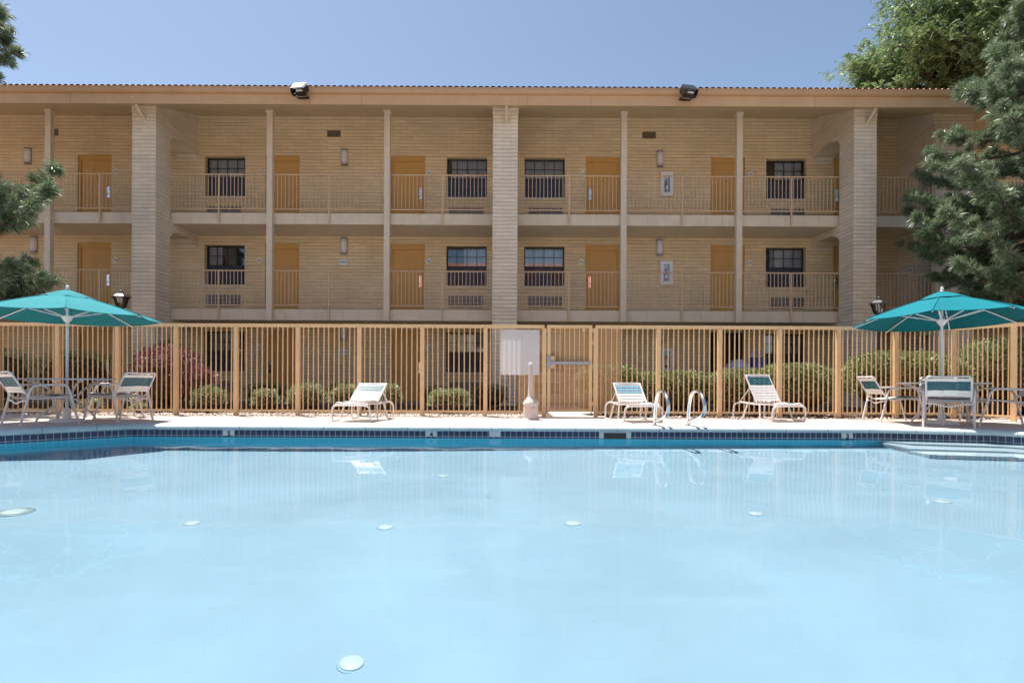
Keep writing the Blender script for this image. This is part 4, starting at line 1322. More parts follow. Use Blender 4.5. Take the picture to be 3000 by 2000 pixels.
def make_chair():
    t = thing("patio_chair", "x", "chair", (0, 0, 0), 0, "strap chairs around the patio tables")
    w = 0.31
    for s in (-1, 1):
        x = s * w
        p = rounded([(x, -0.385, 0.0), (x, -0.25, 0.59), (x, 0.20, 0.605), (x, 0.36, 0.0)], 0.10, 6)
        MB().tube(p, 0.0165, 8).build("leg_frame", M['frame'], t, smooth=True, angle=60)
    xs_ = 0.275
    top = (-0.46, 0.768)
    side = lambda s: [(s * xs_, top[0], top[1]), (s * xs_, -0.25, 0.385), (s * xs_, 0.30, 0.435)]
    p = rounded([(-xs_ + 0.03, top[0] - .035, top[1] + .02)] + [(-xs_, top[0], top[1] - 0.03)] + side(-1)[1:] , 0.10, 6)
    q = rounded([(-xs_, 0.27, 0.432)] + [(-xs_, 0.33, 0.437), (xs_, 0.33, 0.437), (xs_, 0.27, 0.432)], 0.05, 5)
    r = [(-v.x, v.y, v.z) for v in p]
    fm = MB().tube(p, 0.0145, 8).tube(r, 0.0145, 8).tube(q, 0.0145, 8)
    tp = rounded([(-xs_ + .0, top[0] + .012, top[1] - .03), (-xs_ + 0.02, top[0] - 0.035, top[1] + 0.02), (0, top[0] - 0.05, top[1] + 0.012), (xs_ - 0.02, top[0] - 0.035, top[1] + 0.02), (xs_, top[0] + .012, top[1] - .03)], 0.06, 6)
    fm.tube(tp, 0.0145, 8)
    fm.build("seat_frame", M['frame'], t, smooth=True, angle=60)
    cb_ = rounded([(-w, -0.30, 0.37), (-0.16, -0.31, 0.365), (0, -0.315, 0.315), (0.16, -0.31, 0.365), (w, -0.30, 0.37)], 0.12, 6)
    MB().tube(cb_, 0.012, 8).tube([(-w, 0.26, 0.40), (w, 0.26, 0.40)], 0.012, 8).build("crossbar", M['frame'], t, smooth=True, angle=60)
    # back straps from the top: white, three teal, two white
    a, b = Vector((0, -0.451, 0.745)), Vector((0, -0.30, 0.45))
    d = (b - a).normalized()
    for k, mk in enumerate(('strapw', 'strapt', 'strapt', 'strapt', 'strapw', 'strapw')):
        c = a + d * (0.018 + k * 0.0515)
        m = strap(MB(), (xs_ + .014, c.y, c.z), (-xs_ - .014, c.y, c.z), d, 0.046, sag=0.012)
        m.build("back_strap", M[mk], t, smooth=False)
    a, b = Vector((0, -0.20, 0.405)), Vector((0, 0.31, 0.452))
    d = (b - a).normalized()
    for k in range(9):
        c = a + d * (0.015 + k * 0.0585)
        mk = 'strapt' if k in (6, 7, 8) else 'strapw'
        m = strap(MB(), (-xs_ - .014, c.y, c.z), (xs_ + .014, c.y, c.z), d, 0.052, sag=0.014)
        m.build("seat_strap", M[mk], t)
    return t
chairs = [(-6.97, 8.74, -30, "strap chair cut by the picture edge under the paler umbrella"),
          (-6.36, 9.55, 72, "nearer strap chair with its back to the purple bush under the paler umbrella"),
          (-6.93, 10.3, 135, "shaded strap chair close to the fence beyond the table of the paler umbrella"),
          (6.98, 9.12, -38, "strap chair seen squarely from behind in front of the table under the deeper teal umbrella"),
          (6.85, 10.2, -96, "strap chair in profile with a backward leaning back beside the long hedge and umbrella table"),
          (7.85, 10.42, 150, "strap chair on the far side of the table, mostly hidden by another chair"),
          (7.88, 9.22, 66, "shaded strap chair at the outer side of the table under the deeper teal umbrella")]
c0 = make_chair()
for i, (x, y, a, lab) in enumerate(chairs):
    o = c0 if i == 0 else copy_tree(c0)
    o['label'] = lab
    o.location = (x, y, 0); o.rotation_euler.z = math.radians(a)

def make_table():
    t = thing("patio_table", "x", "table", (0, 0, 0), 0, "round patio tables")
    R = 0.65
    MB().lathe([(0.03, 0.672), (R - .02, 0.672), (R, 0.676), (R + .006, 0.684), (R, 0.694), (R - .02, 0.697), (0.03, 0.697)], n=48).build("tabletop", M['tabletop'], t, smooth=True, angle=30)
    for k in range(4):
        a = math.radians(45 + 90 * k + 12)
        c, s = math.cos(a), math.sin(a)
        p = rounded([(c * (R - .1), s * (R - .1), 0.668), (c * 0.36, s * 0.36, 0.63), (c * 0.16, s * 0.16, 0.45), (c * 0.13, s * 0.13, 0.30), (c * 0.36, s * 0.36, 0.12), (c * 0.42, s * 0.42, 0.0)], 0.12, 6)
        MB().tube(p, 0.016, 8).build("leg", M['frame'], t, smooth=True, angle=60)
    rg = [(0.15 * math.cos(2 * math.pi * k / 20), 0.15 * math.sin(2 * math.pi * k / 20), 0.36) for k in range(21)]
    MB().tube(rg, 0.011, 6).build("brace_ring", M['frame'], t, smooth=True)
    return t
UMB = [(-6.94, 9.20, 36, 1.67, 2.05, 'canopy2', 0.015), (7.27, 9.66, -42, 1.725, 2.165, 'canopy', 0.055)]
tb0 = make_table()
tb0.location = (UMB[0][0], UMB[0][1], 0); tb0['label'] = "round patio table pierced by the pole of the paler umbrella"
tb1 = copy_tree(tb0)
tb1.location = (UMB[1][0], UMB[1][1], 0); tb1['label'] = "round patio table pierced by the pole of the deeper teal umbrella"

def umbrella(x, y, rot, zr, za, mk, tilt, lab, flap):
    t = thing("patio_umbrella", lab, "umbrella", (x, y, 0), 0, "teal market umbrellas over the patio tables")
    R = 1.30
    # rib directions: rot is the angle from "towards the viewer" to the front rib, turning to +x
    dirs = [Vector((math.sin(math.radians(rot + 45 * k)), -math.cos(math.radians(rot + 45 * k)), 0)) for k in range(8)]
    apex = Vector((0, 0, za))
    rim = [d * R + Vector((0, 0, zr - tilt * d.y * R)) for d in dirs]
    def rib_pt(k, u):          # slight dome along the rib
        p = apex.lerp(rim[k % 8], u)
        p.z += 0.018 * math.sin(math.pi * u)
        return p
    m = MB()
    nu, nv = 10, 8
    for k in range(8):
        v = []
        for i in range(nu + 1):
            u = 0.10 + 0.90 * i / nu
            a, b = rib_pt(k, u), rib_pt(k + 1, u)
            for j in range(nv + 1):
                s = j / nv
                p = a.lerp(b, s)
                bow = 4 * s * (1 - s)
                p.z -= 0.02 * u * bow
                p -= (p - Vector((0, 0, p.z))).normalized() * 0.035 * bow * u ** 3
                p.z += 0.006 * math.sin(9 * s + 5 * k + 4 * u) * u * bow
                v.append(p)
        m.add(v, [(i * (nv + 1) + j, (i + 1) * (nv + 1) + j, (i + 1) * (nv + 1) + j + 1, i * (nv + 1) + j + 1) for i in range(nu) for j in range(nv)])
    can = m.build("canopy", M[mk], t, smooth=True, angle=12)
    sm = MB()
    for k in range(8):
        sm.tube([rib_pt(k, u / 8) + Vector((0, 0, 0.004)) for u in range(1, 9)], 0.005, 5)
    for k in range(8):
        a, b = rim[k], rim[(k + 1) % 8]
        pts = []
        for j in range(9):
            s = j / 8; p = a.lerp(b, s); bow = 4 * s * (1 - s)
            p.z -= 0.02 * bow; p -= (p - Vector((0, 0, p.z))).normalized() * 0.035 * bow
            pts.append(p)
        sm.tube(pts, 0.006, 5)
    sm.build("hem_piping", M[mk], can, smooth=True)
    # vent cap over the top, its hem hanging loose between the ribs
    vc = MB()
    v = [apex + Vector((0, 0, 0.05))]
    ring = []
    nn = 48
    for k in range(nn):
        kk = k / nn * 8
        i0, s = int(kk), kk - int(kk)
        p = rib_pt(i0, 0.29).lerp(rib_pt(i0 + 1, 0.29), s)
        bow = 4 * s * (1 - s)
        p.z += 0.014 + flap * bow * (0.6 + 0.4 * math.sin(3 * i0))
        ring.append(p)
    mid = [q.lerp(v[0], 0.5) + Vector((0, 0, 0.012)) for q in ring]
    v += mid + ring
    vc.add(v, [(0, 1 + k, 1 + (k + 1) % nn) for k in range(nn)] + [(1 + k, 1 + nn + k, 1 + nn + (k + 1) % nn, 1 + (k + 1) % nn) for k in range(nn)])
    vc.build("vent_cap", M[mk], can, smooth=True)
    MB().lathe([(0.0, 0.14), (0.018, 0.13), (0.026, 0.105), (0.016, 0.085), (0.035, 0.07)][::-1], c=(0, 0, za - 0.02), n=14).build("finial", M['white'], t, smooth=True, angle=50)
    MB().tube([(0, 0, 0.05), (0, 0, za + 0.045)], 0.0205, 14).build("pole", M['pole'], t, smooth=True, angle=60)
    hz = zr - 0.0
    MB().lathe([(0.03, -0.09), (0.045, -0.07), (0.075, -0.02), (0.078, 0.015), (0.03, 0.02)], c=(0, 0, hz), n=16).build("runner_hub", M['white'], t, smooth=True, angle=40)
    for k in range(8):
        rb = MB().tube([rib_pt(k, u / 8) - Vector((0, 0, 0.02)) for u in range(1, 9)], 0.0105, 6).build("rib", M['pole'], t, smooth=True, angle=60)
        e = rib_pt(k, 0.56) - Vector((0, 0, 0.03))
        MB().tube([dirs[k] * 0.07 + Vector((0, 0, hz)), e], 0.011, 6).build("strut", M['pole'], rb, smooth=True, angle=60)
    MB().lathe([(0.0, 0.0), (0.24, 0.0), (0.25, 0.02), (0.22, 0.05), (0.06, 0.07), (0.045, 0.22), (0.024, 0.23)], n=28).build("base", M['pole'], t, smooth=True, angle=35)
umbrella(*UMB[0], "paler teal umbrella with a loose vent cap over a patio table", -0.030)
umbrella(*UMB[1], "deeper teal umbrella with a tight vent cap in front of the pine", -0.004)

M['strapb'] = plain("pale_blue_vinyl_strap", (0.20, 0.36, 0.45), 0.4, var=0.08, scale=10)
def make_lounger(width, length, back_len, back_deg, lab, head='strapt'):
    """foot end towards -y, head towards +y"""
    t = thing("sun_lounger", lab, "lounger", (0, 0, 0), 0, "white strap sun loungers along the fence")
    w, zf = width / 2, 0.275
    hinge = length * 0.50
    lw = w + 0.055
    fr_ = MB()
    # main loop: rails on both sides, bent down at the foot end corners
    fr_.tube(rounded([(-lw, 0.02, 0.0 + .015), (-lw + .01, -0.005, zf - .03), (-w + .03, -0.02, zf), (w - .03, -0.02, zf), (lw - .01, -0.005, zf - .03), (lw, 0.02, 0.015)], 0.085, 6), 0.0155, 8)
    for s in (-1, 1):
        fr_.tube(rounded([(s * (w - .015), -0.015, zf + .004), (s * w, 0.10, zf + .03), (s * w, hinge, zf + 0.015), (s * (w + .01), length - .12, zf + .045), (s * lw, length, zf), (s * lw, length + .02, 0.015)], 0.08, 6), 0.0155, 8)
    fr_.tube([(-w, 0.10, zf + .028), (w, 0.10, zf + .028)], 0.012, 8)
    fr_.tube([(-w, length - .14, zf + .03), (w, length - .14, zf + .03)], 0.012, 8)
    fr_.build("frame", M['frame'], t, smooth=True, angle=60)
    for s in (-1, 1):
        for y0, y1, ya, yb in ((0.02, 0.30, 0.0, 0.36), (length + .02, length - .24, length, length - .32)):
            MB().tube(rounded([(s * lw, y0, 0.045), (s * lw, y0 + (0.01 if y1 > y0 else -0.01), 0.015), (s * lw, y1, 0.015), (s * (w + .012), yb, zf + .015)], 0.05, 5), 0.0145, 8).build("leg", M['frame'], t, smooth=True, angle=60)
    # adjustable back
    a = math.radians(back_deg)
    d = Vector((0, math.cos(a), math.sin(a)))
    h = Vector((0, hinge, zf + 0.045))
    wb = w - 0.035
    bfp = rounded([(-wb, h.y, h.z), (-wb, (h + d * back_len).y, (h + d * back_len).z), (wb, (h + d * back_len).y, (h + d * back_len).z), (wb, h.y, h.z)], 0.07, 6)
    bk = MB().tube(bfp, 0.0145, 8)
    prop0 = h + d * back_len * 0.55
    for s in (-1, 1):
        bk.tube([(s * wb, prop0.y, prop0.z), (s * wb, length - 0.03, zf + .02)], 0.010, 6)
    bk.build("back_frame", M['frame'], t, smooth=True, angle=60)
    nb = int((back_len - 0.05) / 0.052)
    for k in range(nb):
        c = h + d * (0.045 + k * (back_len - 0.07) / (nb - 1))
        mk = head if nb - 5 < k < nb - 1 else 'strapw'
        strap(MB(), (wb + .014, c.y, c.z + .012), (-wb - .014, c.y, c.z + .012), -d, 0.047, sag=0.012).build("back_strap", M[mk], t)
    ns = int((hinge - 0.02) / 0.056)
    for k in range(ns):
        y = 0.07 + k * (hinge - 0.09) / (ns - 1)
        mk = 'strapt' if k in (2, 3, 4) else 'strapw'
        strap(MB(), (-w - .014, y, zf + .045), (w + .014, y, zf + .045), (0, 1, 0), 0.049, sag=0.022).build("seat_strap", M[mk], t)
    return t
lo = make_lounger(0.57, 0.95, 0.49, 38, "low white strap lounger beside the clipped round shrub, its back laid lowest of the three")
lo.location = (-2.52, 9.50, 0); lo.rotation_euler.z = math.radians(-12)
lo = make_lounger(0.56, 0.95, 0.46, 46, "white strap lounger with pale blue head straps behind the grab rail", 'strapb')
lo.location = (2.315, 9.66, 0); lo.rotation_euler.z = math.radians(9)
lo = make_lounger(0.58, 1.0, 0.58, 58, "white strap lounger with dark teal head straps and the most upright back")
lo.location = (4.88, 9.95, 0); lo.rotation_euler.z = math.radians(16)

# ------------------------------------------------------------------ lamp posts
def lamp_post(x, y, top, lab):
    t = thing("lamp_post", lab, "lamp post", (x, y, 0), 0, "black lantern posts behind the fence")
    hz = top - 0.40
    MB().lathe([(0.09, 0), (0.09, 0.05), (0.05, 0.10), (0.036, 0.16), (0.036, hz - .02), (0.055, hz - .01), (0.06, hz + .02), (0.04, hz + .04)], n=14).build("post", M['black'], t, smooth=True, angle=40)
    n = 6
    fr_ = MB()
    b0, b1 = 0.085, 0.150
    for k in range(n):
        a = 2 * math.pi * k / n + 0.3
        fr_.tube([(b0 * math.cos(a), b0 * math.sin(a), hz + .03), (b1 * math.cos(a), b1 * math.sin(a), hz + .245)], 0.009, 5)
    fr_.lathe([(0.04, hz + .02), (0.095, hz + .025), (0.095, hz + .04), (0.04, hz + .045)], n=6, phase=0.3)
    fr_.build("lantern_frame", M['black'], t)
    MB().lathe([(b0 - .006, hz + .04), (b1 - .008, hz + .24)], n=6, phase=0.3).build("lantern_glass", M['lampglass_d'], t)
    MB().lathe([(0.19, hz + .235), (0.195, hz + .25), (0.12, hz + .31), (0.055, hz + .335), (0.055, hz + .35), (0.02, hz + .36), (0.028, hz + .38), (0.0, hz + .405)], n=6, phase=0.3).build("lantern_roof", M['lamproof'], t)
M['lampglass_d'] = glass_mat("smoky_lantern_glass", (0.55, 0.5, 0.48), 0.12)
M['lamproof'] = plain("dark_satin_metal", (0.05, 0.045, 0.05), 0.3, metal=0.3)
lamp_post(wx(354, 12.5), 12.5, 2.60, "black lantern on a post rising beside the paler umbrella")
lamp_post(wx(2573, 12.6), 12.6, 2.55, "black lantern on a post at the tip of the deeper teal umbrella")

# ------------------------------------------------------------------ housekeeping cart at the open ground floor door
hk = thing("housekeeping_cart", "housekeeping cart heaped with linen outside the open ground floor door behind the hedge", "cart", (7.35, 16.9, 0.03))
M['linen'] = plain("blue_white_linen", (0.55, 0.57, 0.72), 0.9, var=0.12, scale=9)
M['bluebox'] = plain("blue_plastic_box", (0.10, 0.12, 0.32), 0.5)
M['cartgrey'] = plain("grey_cart_body", (0.22, 0.22, 0.26), 0.6)
MB().box(-0.85, 0.35, -0.28, 0.28, 0.12, 1.02).build("cart_body", M['cartgrey'], hk)
MB().box(-0.9, 0.4, -0.31, 0.31, 1.021, 1.06).build("cart_top", M['linen'], hk)
for x in (-0.7, 0.2):
    for y in (-0.2, 0.2):
        MB().tube([(x, y - .015, 0.06), (x, y + .015, 0.06)], 0.06, 12).build("wheel", M['black'], hk)
lin = MB()
v = []
for i in range(13):
    for j in range(9):
        x, y = -0.88 + 0.62 * i / 12, -0.28 + 0.56 * j / 8
        e = (1 - ((i - 6) / 6) ** 2) * (1 - ((j - 4) / 4) ** 4)
        v.append((x, y, 1.062 + 0.24 * max(0, e) ** 0.7 + 0.012 * math.sin(9 * x + 7 * y)))
lin.add(v, [(i * 9 + j, (i + 1) * 9 + j, (i + 1) * 9 + j + 1, i * 9 + j + 1) for i in range(12) for j in range(8)])
tag(lin.build("linen_heap", M['linen'], None, smooth=True), "rounded heap of white blue linen on the housekeeping cart", "linen").location = (7.35, 16.9, 0.032)
bo = thing("plastic_bin", "blue plastic bin of supplies on top of the housekeeping cart", "bin", (7.33, 16.85, 1.092))
MB().box(-0.20, 0.2, -0.15, 0.15, 0, 0.30).build("bin", M['bluebox'], bo)
MB().lathe([(0.04, 0.30), (0.04, 0.48), (0.015, 0.52), (0.015, 0.58)], c=(0.05, 0, 0), n=10).build("spray_bottle", M['linen'], bo)
MB().lathe([(0.05, 0.30), (0.05, 0.42), (0.02, 0.45)], c=(-0.12, 0, 0), n=10).build("spray_bottle", M['linen'], bo)
# ------------------------------------------------------------------ plants
def unit(n):
    v = RNG.normal(size=(n, 3))
    return v / np.linalg.norm(v, axis=1, keepdims=True)

def leaf_quads(c, d, nrm, L, W):
    """rhombic leaves: centre c, axis d, normal-ish nrm"""
    s = np.cross(d, nrm)
    s /= np.linalg.norm(s, axis=1, keepdims=True) + 1e-9
    up = np.cross(s, d)
    L, W = np.asarray(L)[:, None], np.asarray(W)[:, None]
    return np.stack([c - d * L / 2, c + s * W / 2 + up * W * 0.12 - d * L * 0.05, c + d * L / 2, c - s * W / 2 + up * W * 0.12 - d * L * 0.05], 1).reshape(-1, 3)

def shrub(name, label, group, c, size, n, mat, leaf=0.035, p=2.4, seed=0, rag=0.10, stems=True, shell=0.32, up=0.35, dense=True, bare=False):
    """leaf-covered bush: leaves fill a lumpy shell from near the ground up, twigs inside"""
    rng = np.random.default_rng(seed + 11)
    t = thing(name, label, "bush", c, 0, group)
    a, b, h = size[0] / 2, size[1] / 2, size[2]
    d = unit(n)
    d[:, 2] = np.where(d[:, 2] < -0.35, -d[:, 2], d[:, 2])
    r = (np.abs(d[:, 0]) ** p + np.abs(d[:, 1]) ** p + np.abs(d[:, 2]) ** p) ** (-1 / p)
    ph = rng.uniform(0, 6.28, (6,))
    lump = 1 + rag * (np.sin(d[:, 0] * 7 * a / 0.5 * 0.6 + ph[0]) * np.cos(d[:, 2] * 6 + ph[1]) + 0.6 * np.sin(d[:, 1] * 9 + d[:, 0] * 13 + ph[2]) + 0.5 * np.sin(d[:, 2] * 15 + d[:, 0] * 11 * a + ph[3])) / 1.4
    depth = 1 - shell * rng.random(n) ** 1.7 + 0.07 * rng.random(n) ** 6
    r = r * lump * depth
    zc = h * 0.52
    P = np.stack([d[:, 0] * r * a, d[:, 1] * r * b, zc + d[:, 2] * r * h * 0.5], 1)
    P[:, 2] = np.maximum(P[:, 2], 0.03)
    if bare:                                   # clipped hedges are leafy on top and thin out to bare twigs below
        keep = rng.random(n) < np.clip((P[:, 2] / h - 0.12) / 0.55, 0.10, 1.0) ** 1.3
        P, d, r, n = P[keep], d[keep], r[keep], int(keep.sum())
    ax = d * np.array([1, 1, 0.7]) + 0.9 * rng.normal(size=(n, 3)) * 0.6 + np.array([0, 0, up])
    ax /= np.linalg.norm(ax, axis=1, keepdims=True)
    nr = rng.normal(size=(n, 3)) * 0.5 + d * 0.8 + np.array([0, 0, 0.6])
    L = leaf * rng.uniform(0.6, 1.35, n)
    np_mesh("foliage", leaf_quads(P, ax, nr, L, L * 0.5), 4, mat, t)
    # opaque core added inside to block sunlight and darken the bush
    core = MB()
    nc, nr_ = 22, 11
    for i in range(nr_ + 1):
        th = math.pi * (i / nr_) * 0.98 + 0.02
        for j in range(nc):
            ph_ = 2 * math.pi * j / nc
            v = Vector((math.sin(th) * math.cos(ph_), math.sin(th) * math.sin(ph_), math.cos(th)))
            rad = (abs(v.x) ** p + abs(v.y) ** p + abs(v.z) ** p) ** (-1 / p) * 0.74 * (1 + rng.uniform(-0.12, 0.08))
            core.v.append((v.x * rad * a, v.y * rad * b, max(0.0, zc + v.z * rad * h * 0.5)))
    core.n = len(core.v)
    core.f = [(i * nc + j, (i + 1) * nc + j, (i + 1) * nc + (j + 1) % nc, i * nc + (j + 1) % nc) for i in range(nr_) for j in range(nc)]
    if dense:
        core.build("light_block_core", M['twig'], t)
    if stems:
        m = MB()
        rr = random.Random(seed)
        for k in range(max(6, int(size[0] * 14))):
            x = rr.uniform(-a * 0.7, a * 0.7); y = rr.uniform(-b * .6, b * .6)
            q = Vector((x * 0.75, y * 0.6, 0))
            e = Vector((x, y, h * rr.uniform(0.55, 0.85)))
            mid = q.lerp(e, 0.5) + Vector((rr.uniform(-.04, .04), rr.uniform(-.04, .04), 0))
            m.tube([q, mid, e], 0.008, 5, radii=[0.011, 0.008, 0.003])
            for _ in range(3):
                s0 = q.lerp(e, rr.uniform(.3, .8)); s1 = s0 + Vector((rr.uniform(-.14, .14), rr.uniform(-.12, .12), rr.uniform(.05, .2)))
                m.tube([s0, s1], 0.004, 4, radii=[0.005, 0.002])
        m.build("stem", M['twig'], t)
    return t
G1 = "small green shrubs along the fence"
def px_shrub(px0, px1, ytop, d, depth, lab, seed, n=2600, mat='shrub', group=G1, leaf=0.034, name="green_shrub", **kw):
    x0, x1 = wx(px0, d), wx(px1, d)
    h = at((px0 + px1) / 2, ytop, d).z
    return shrub(name, lab, group, ((x0 + x1) / 2, d, 0), (x1 - x0, depth, h), n, M[mat], leaf, seed=seed, **kw)
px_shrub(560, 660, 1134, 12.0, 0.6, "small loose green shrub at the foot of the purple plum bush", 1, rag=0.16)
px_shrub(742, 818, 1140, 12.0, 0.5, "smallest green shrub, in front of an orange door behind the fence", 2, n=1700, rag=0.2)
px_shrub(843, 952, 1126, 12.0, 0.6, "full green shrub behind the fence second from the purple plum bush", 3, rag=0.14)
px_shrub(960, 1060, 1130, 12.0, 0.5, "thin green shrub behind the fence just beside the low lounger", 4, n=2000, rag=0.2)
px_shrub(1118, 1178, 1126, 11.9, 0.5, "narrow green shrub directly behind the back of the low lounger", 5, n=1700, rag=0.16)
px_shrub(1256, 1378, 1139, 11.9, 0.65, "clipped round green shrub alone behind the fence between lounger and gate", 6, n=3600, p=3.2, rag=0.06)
GD = "dark shrubs in the shade of the building"
px_shrub(1375, 1488, 1128, 14.2, 0.9, "dark green shrub in shade in front of the middle pillar", 7, n=2400, mat='hedge', group=GD, name="dark_shrub", p=3)
px_shrub(715, 845, 1120, 14.3, 0.8, "dark green shrub in shade below the second orange door", 8, n=2000, mat='hedge', group=GD, name="dark_shrub")
px_shrub(955, 1040, 1122, 14.3, 0.8, "dark green shrub in shade beneath the ground floor wall lamp", 9, n=1600, mat='hedge', group=GD, name="dark_shrub")
px_shrub(1225, 1330, 1130, 14.3, 0.8, "dark green shrub in shade under the ground floor window by the pillar", 10, n=1600, mat='hedge', group=GD, name="dark_shrub")
px_shrub(395, 590, 1008, 14.4, 1.0, "tall dark shrub in shade behind the purple plum bush", 12, n=4200, mat='purple', group=GD, name="dark_shrub", leaf=0.045)
px_shrub(95, 345, 1030, 14.2, 1.0, "wide dark shrub in shade beyond the paler umbrella table", 13, n=4200, mat='hedge', group=GD, name="dark_shrub", leaf=0.045)
px_shrub(-150, 110, 1022, 14.0, 1.0, "wide dark shrub in shade at the picture edge beyond the paler umbrella", 14, n=4000, mat='hedge', group=GD, name="dark_shrub", leaf=0.045)
px_shrub(390, 590, 1018, 12.45, 1.2, "large purple leaved plum bush behind the fence", 15, n=5200, mat='purple', group=None, name="plum_bush", leaf=0.045, rag=0.1, p=2.2)
px_shrub(540, 632, 1072, 12.3, 0.8, "smaller purple plum bush joined to the large one behind the fence", 16, n=2000, mat='purple', group=None, name="plum_bush", leaf=0.04, rag=0.14)
px_shrub(230, 300, 1168, 11.7, 0.4, "tiny pale ground plant under the fence by the paler umbrella table", 17, n=700, group=None, name="low_plant", rag=0.2)
px_shrub(385, 430, 1180, 11.6, 0.3, "tiny pale ground plant under the fence at the foot of the plum bush", 18, n=500, group=None, name="low_plant", rag=0.2)
HG = "clipped hedge bushes behind the fence"
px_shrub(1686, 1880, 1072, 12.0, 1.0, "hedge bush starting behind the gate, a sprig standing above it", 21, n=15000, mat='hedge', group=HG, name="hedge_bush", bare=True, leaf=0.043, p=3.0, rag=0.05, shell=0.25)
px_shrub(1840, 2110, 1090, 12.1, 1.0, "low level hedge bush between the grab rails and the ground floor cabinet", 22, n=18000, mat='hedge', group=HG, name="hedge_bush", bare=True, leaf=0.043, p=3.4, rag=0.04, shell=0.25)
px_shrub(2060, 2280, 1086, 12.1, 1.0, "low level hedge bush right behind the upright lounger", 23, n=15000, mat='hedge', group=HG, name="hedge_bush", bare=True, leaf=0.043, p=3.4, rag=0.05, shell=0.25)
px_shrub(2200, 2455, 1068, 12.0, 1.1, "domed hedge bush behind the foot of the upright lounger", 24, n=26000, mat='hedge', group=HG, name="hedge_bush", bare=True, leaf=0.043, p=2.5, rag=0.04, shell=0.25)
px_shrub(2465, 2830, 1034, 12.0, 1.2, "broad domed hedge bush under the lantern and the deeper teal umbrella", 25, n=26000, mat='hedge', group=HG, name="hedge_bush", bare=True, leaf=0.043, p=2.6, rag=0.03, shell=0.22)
px_shrub(2800, 3250, 994, 12.35, 1.3, "tallest hedge bush, at the corner of the fence below the pine", 26, n=28000, mat='hedge', group=HG, name="hedge_bush", bare=True, leaf=0.045, p=3.0, rag=0.03, shell=0.22)
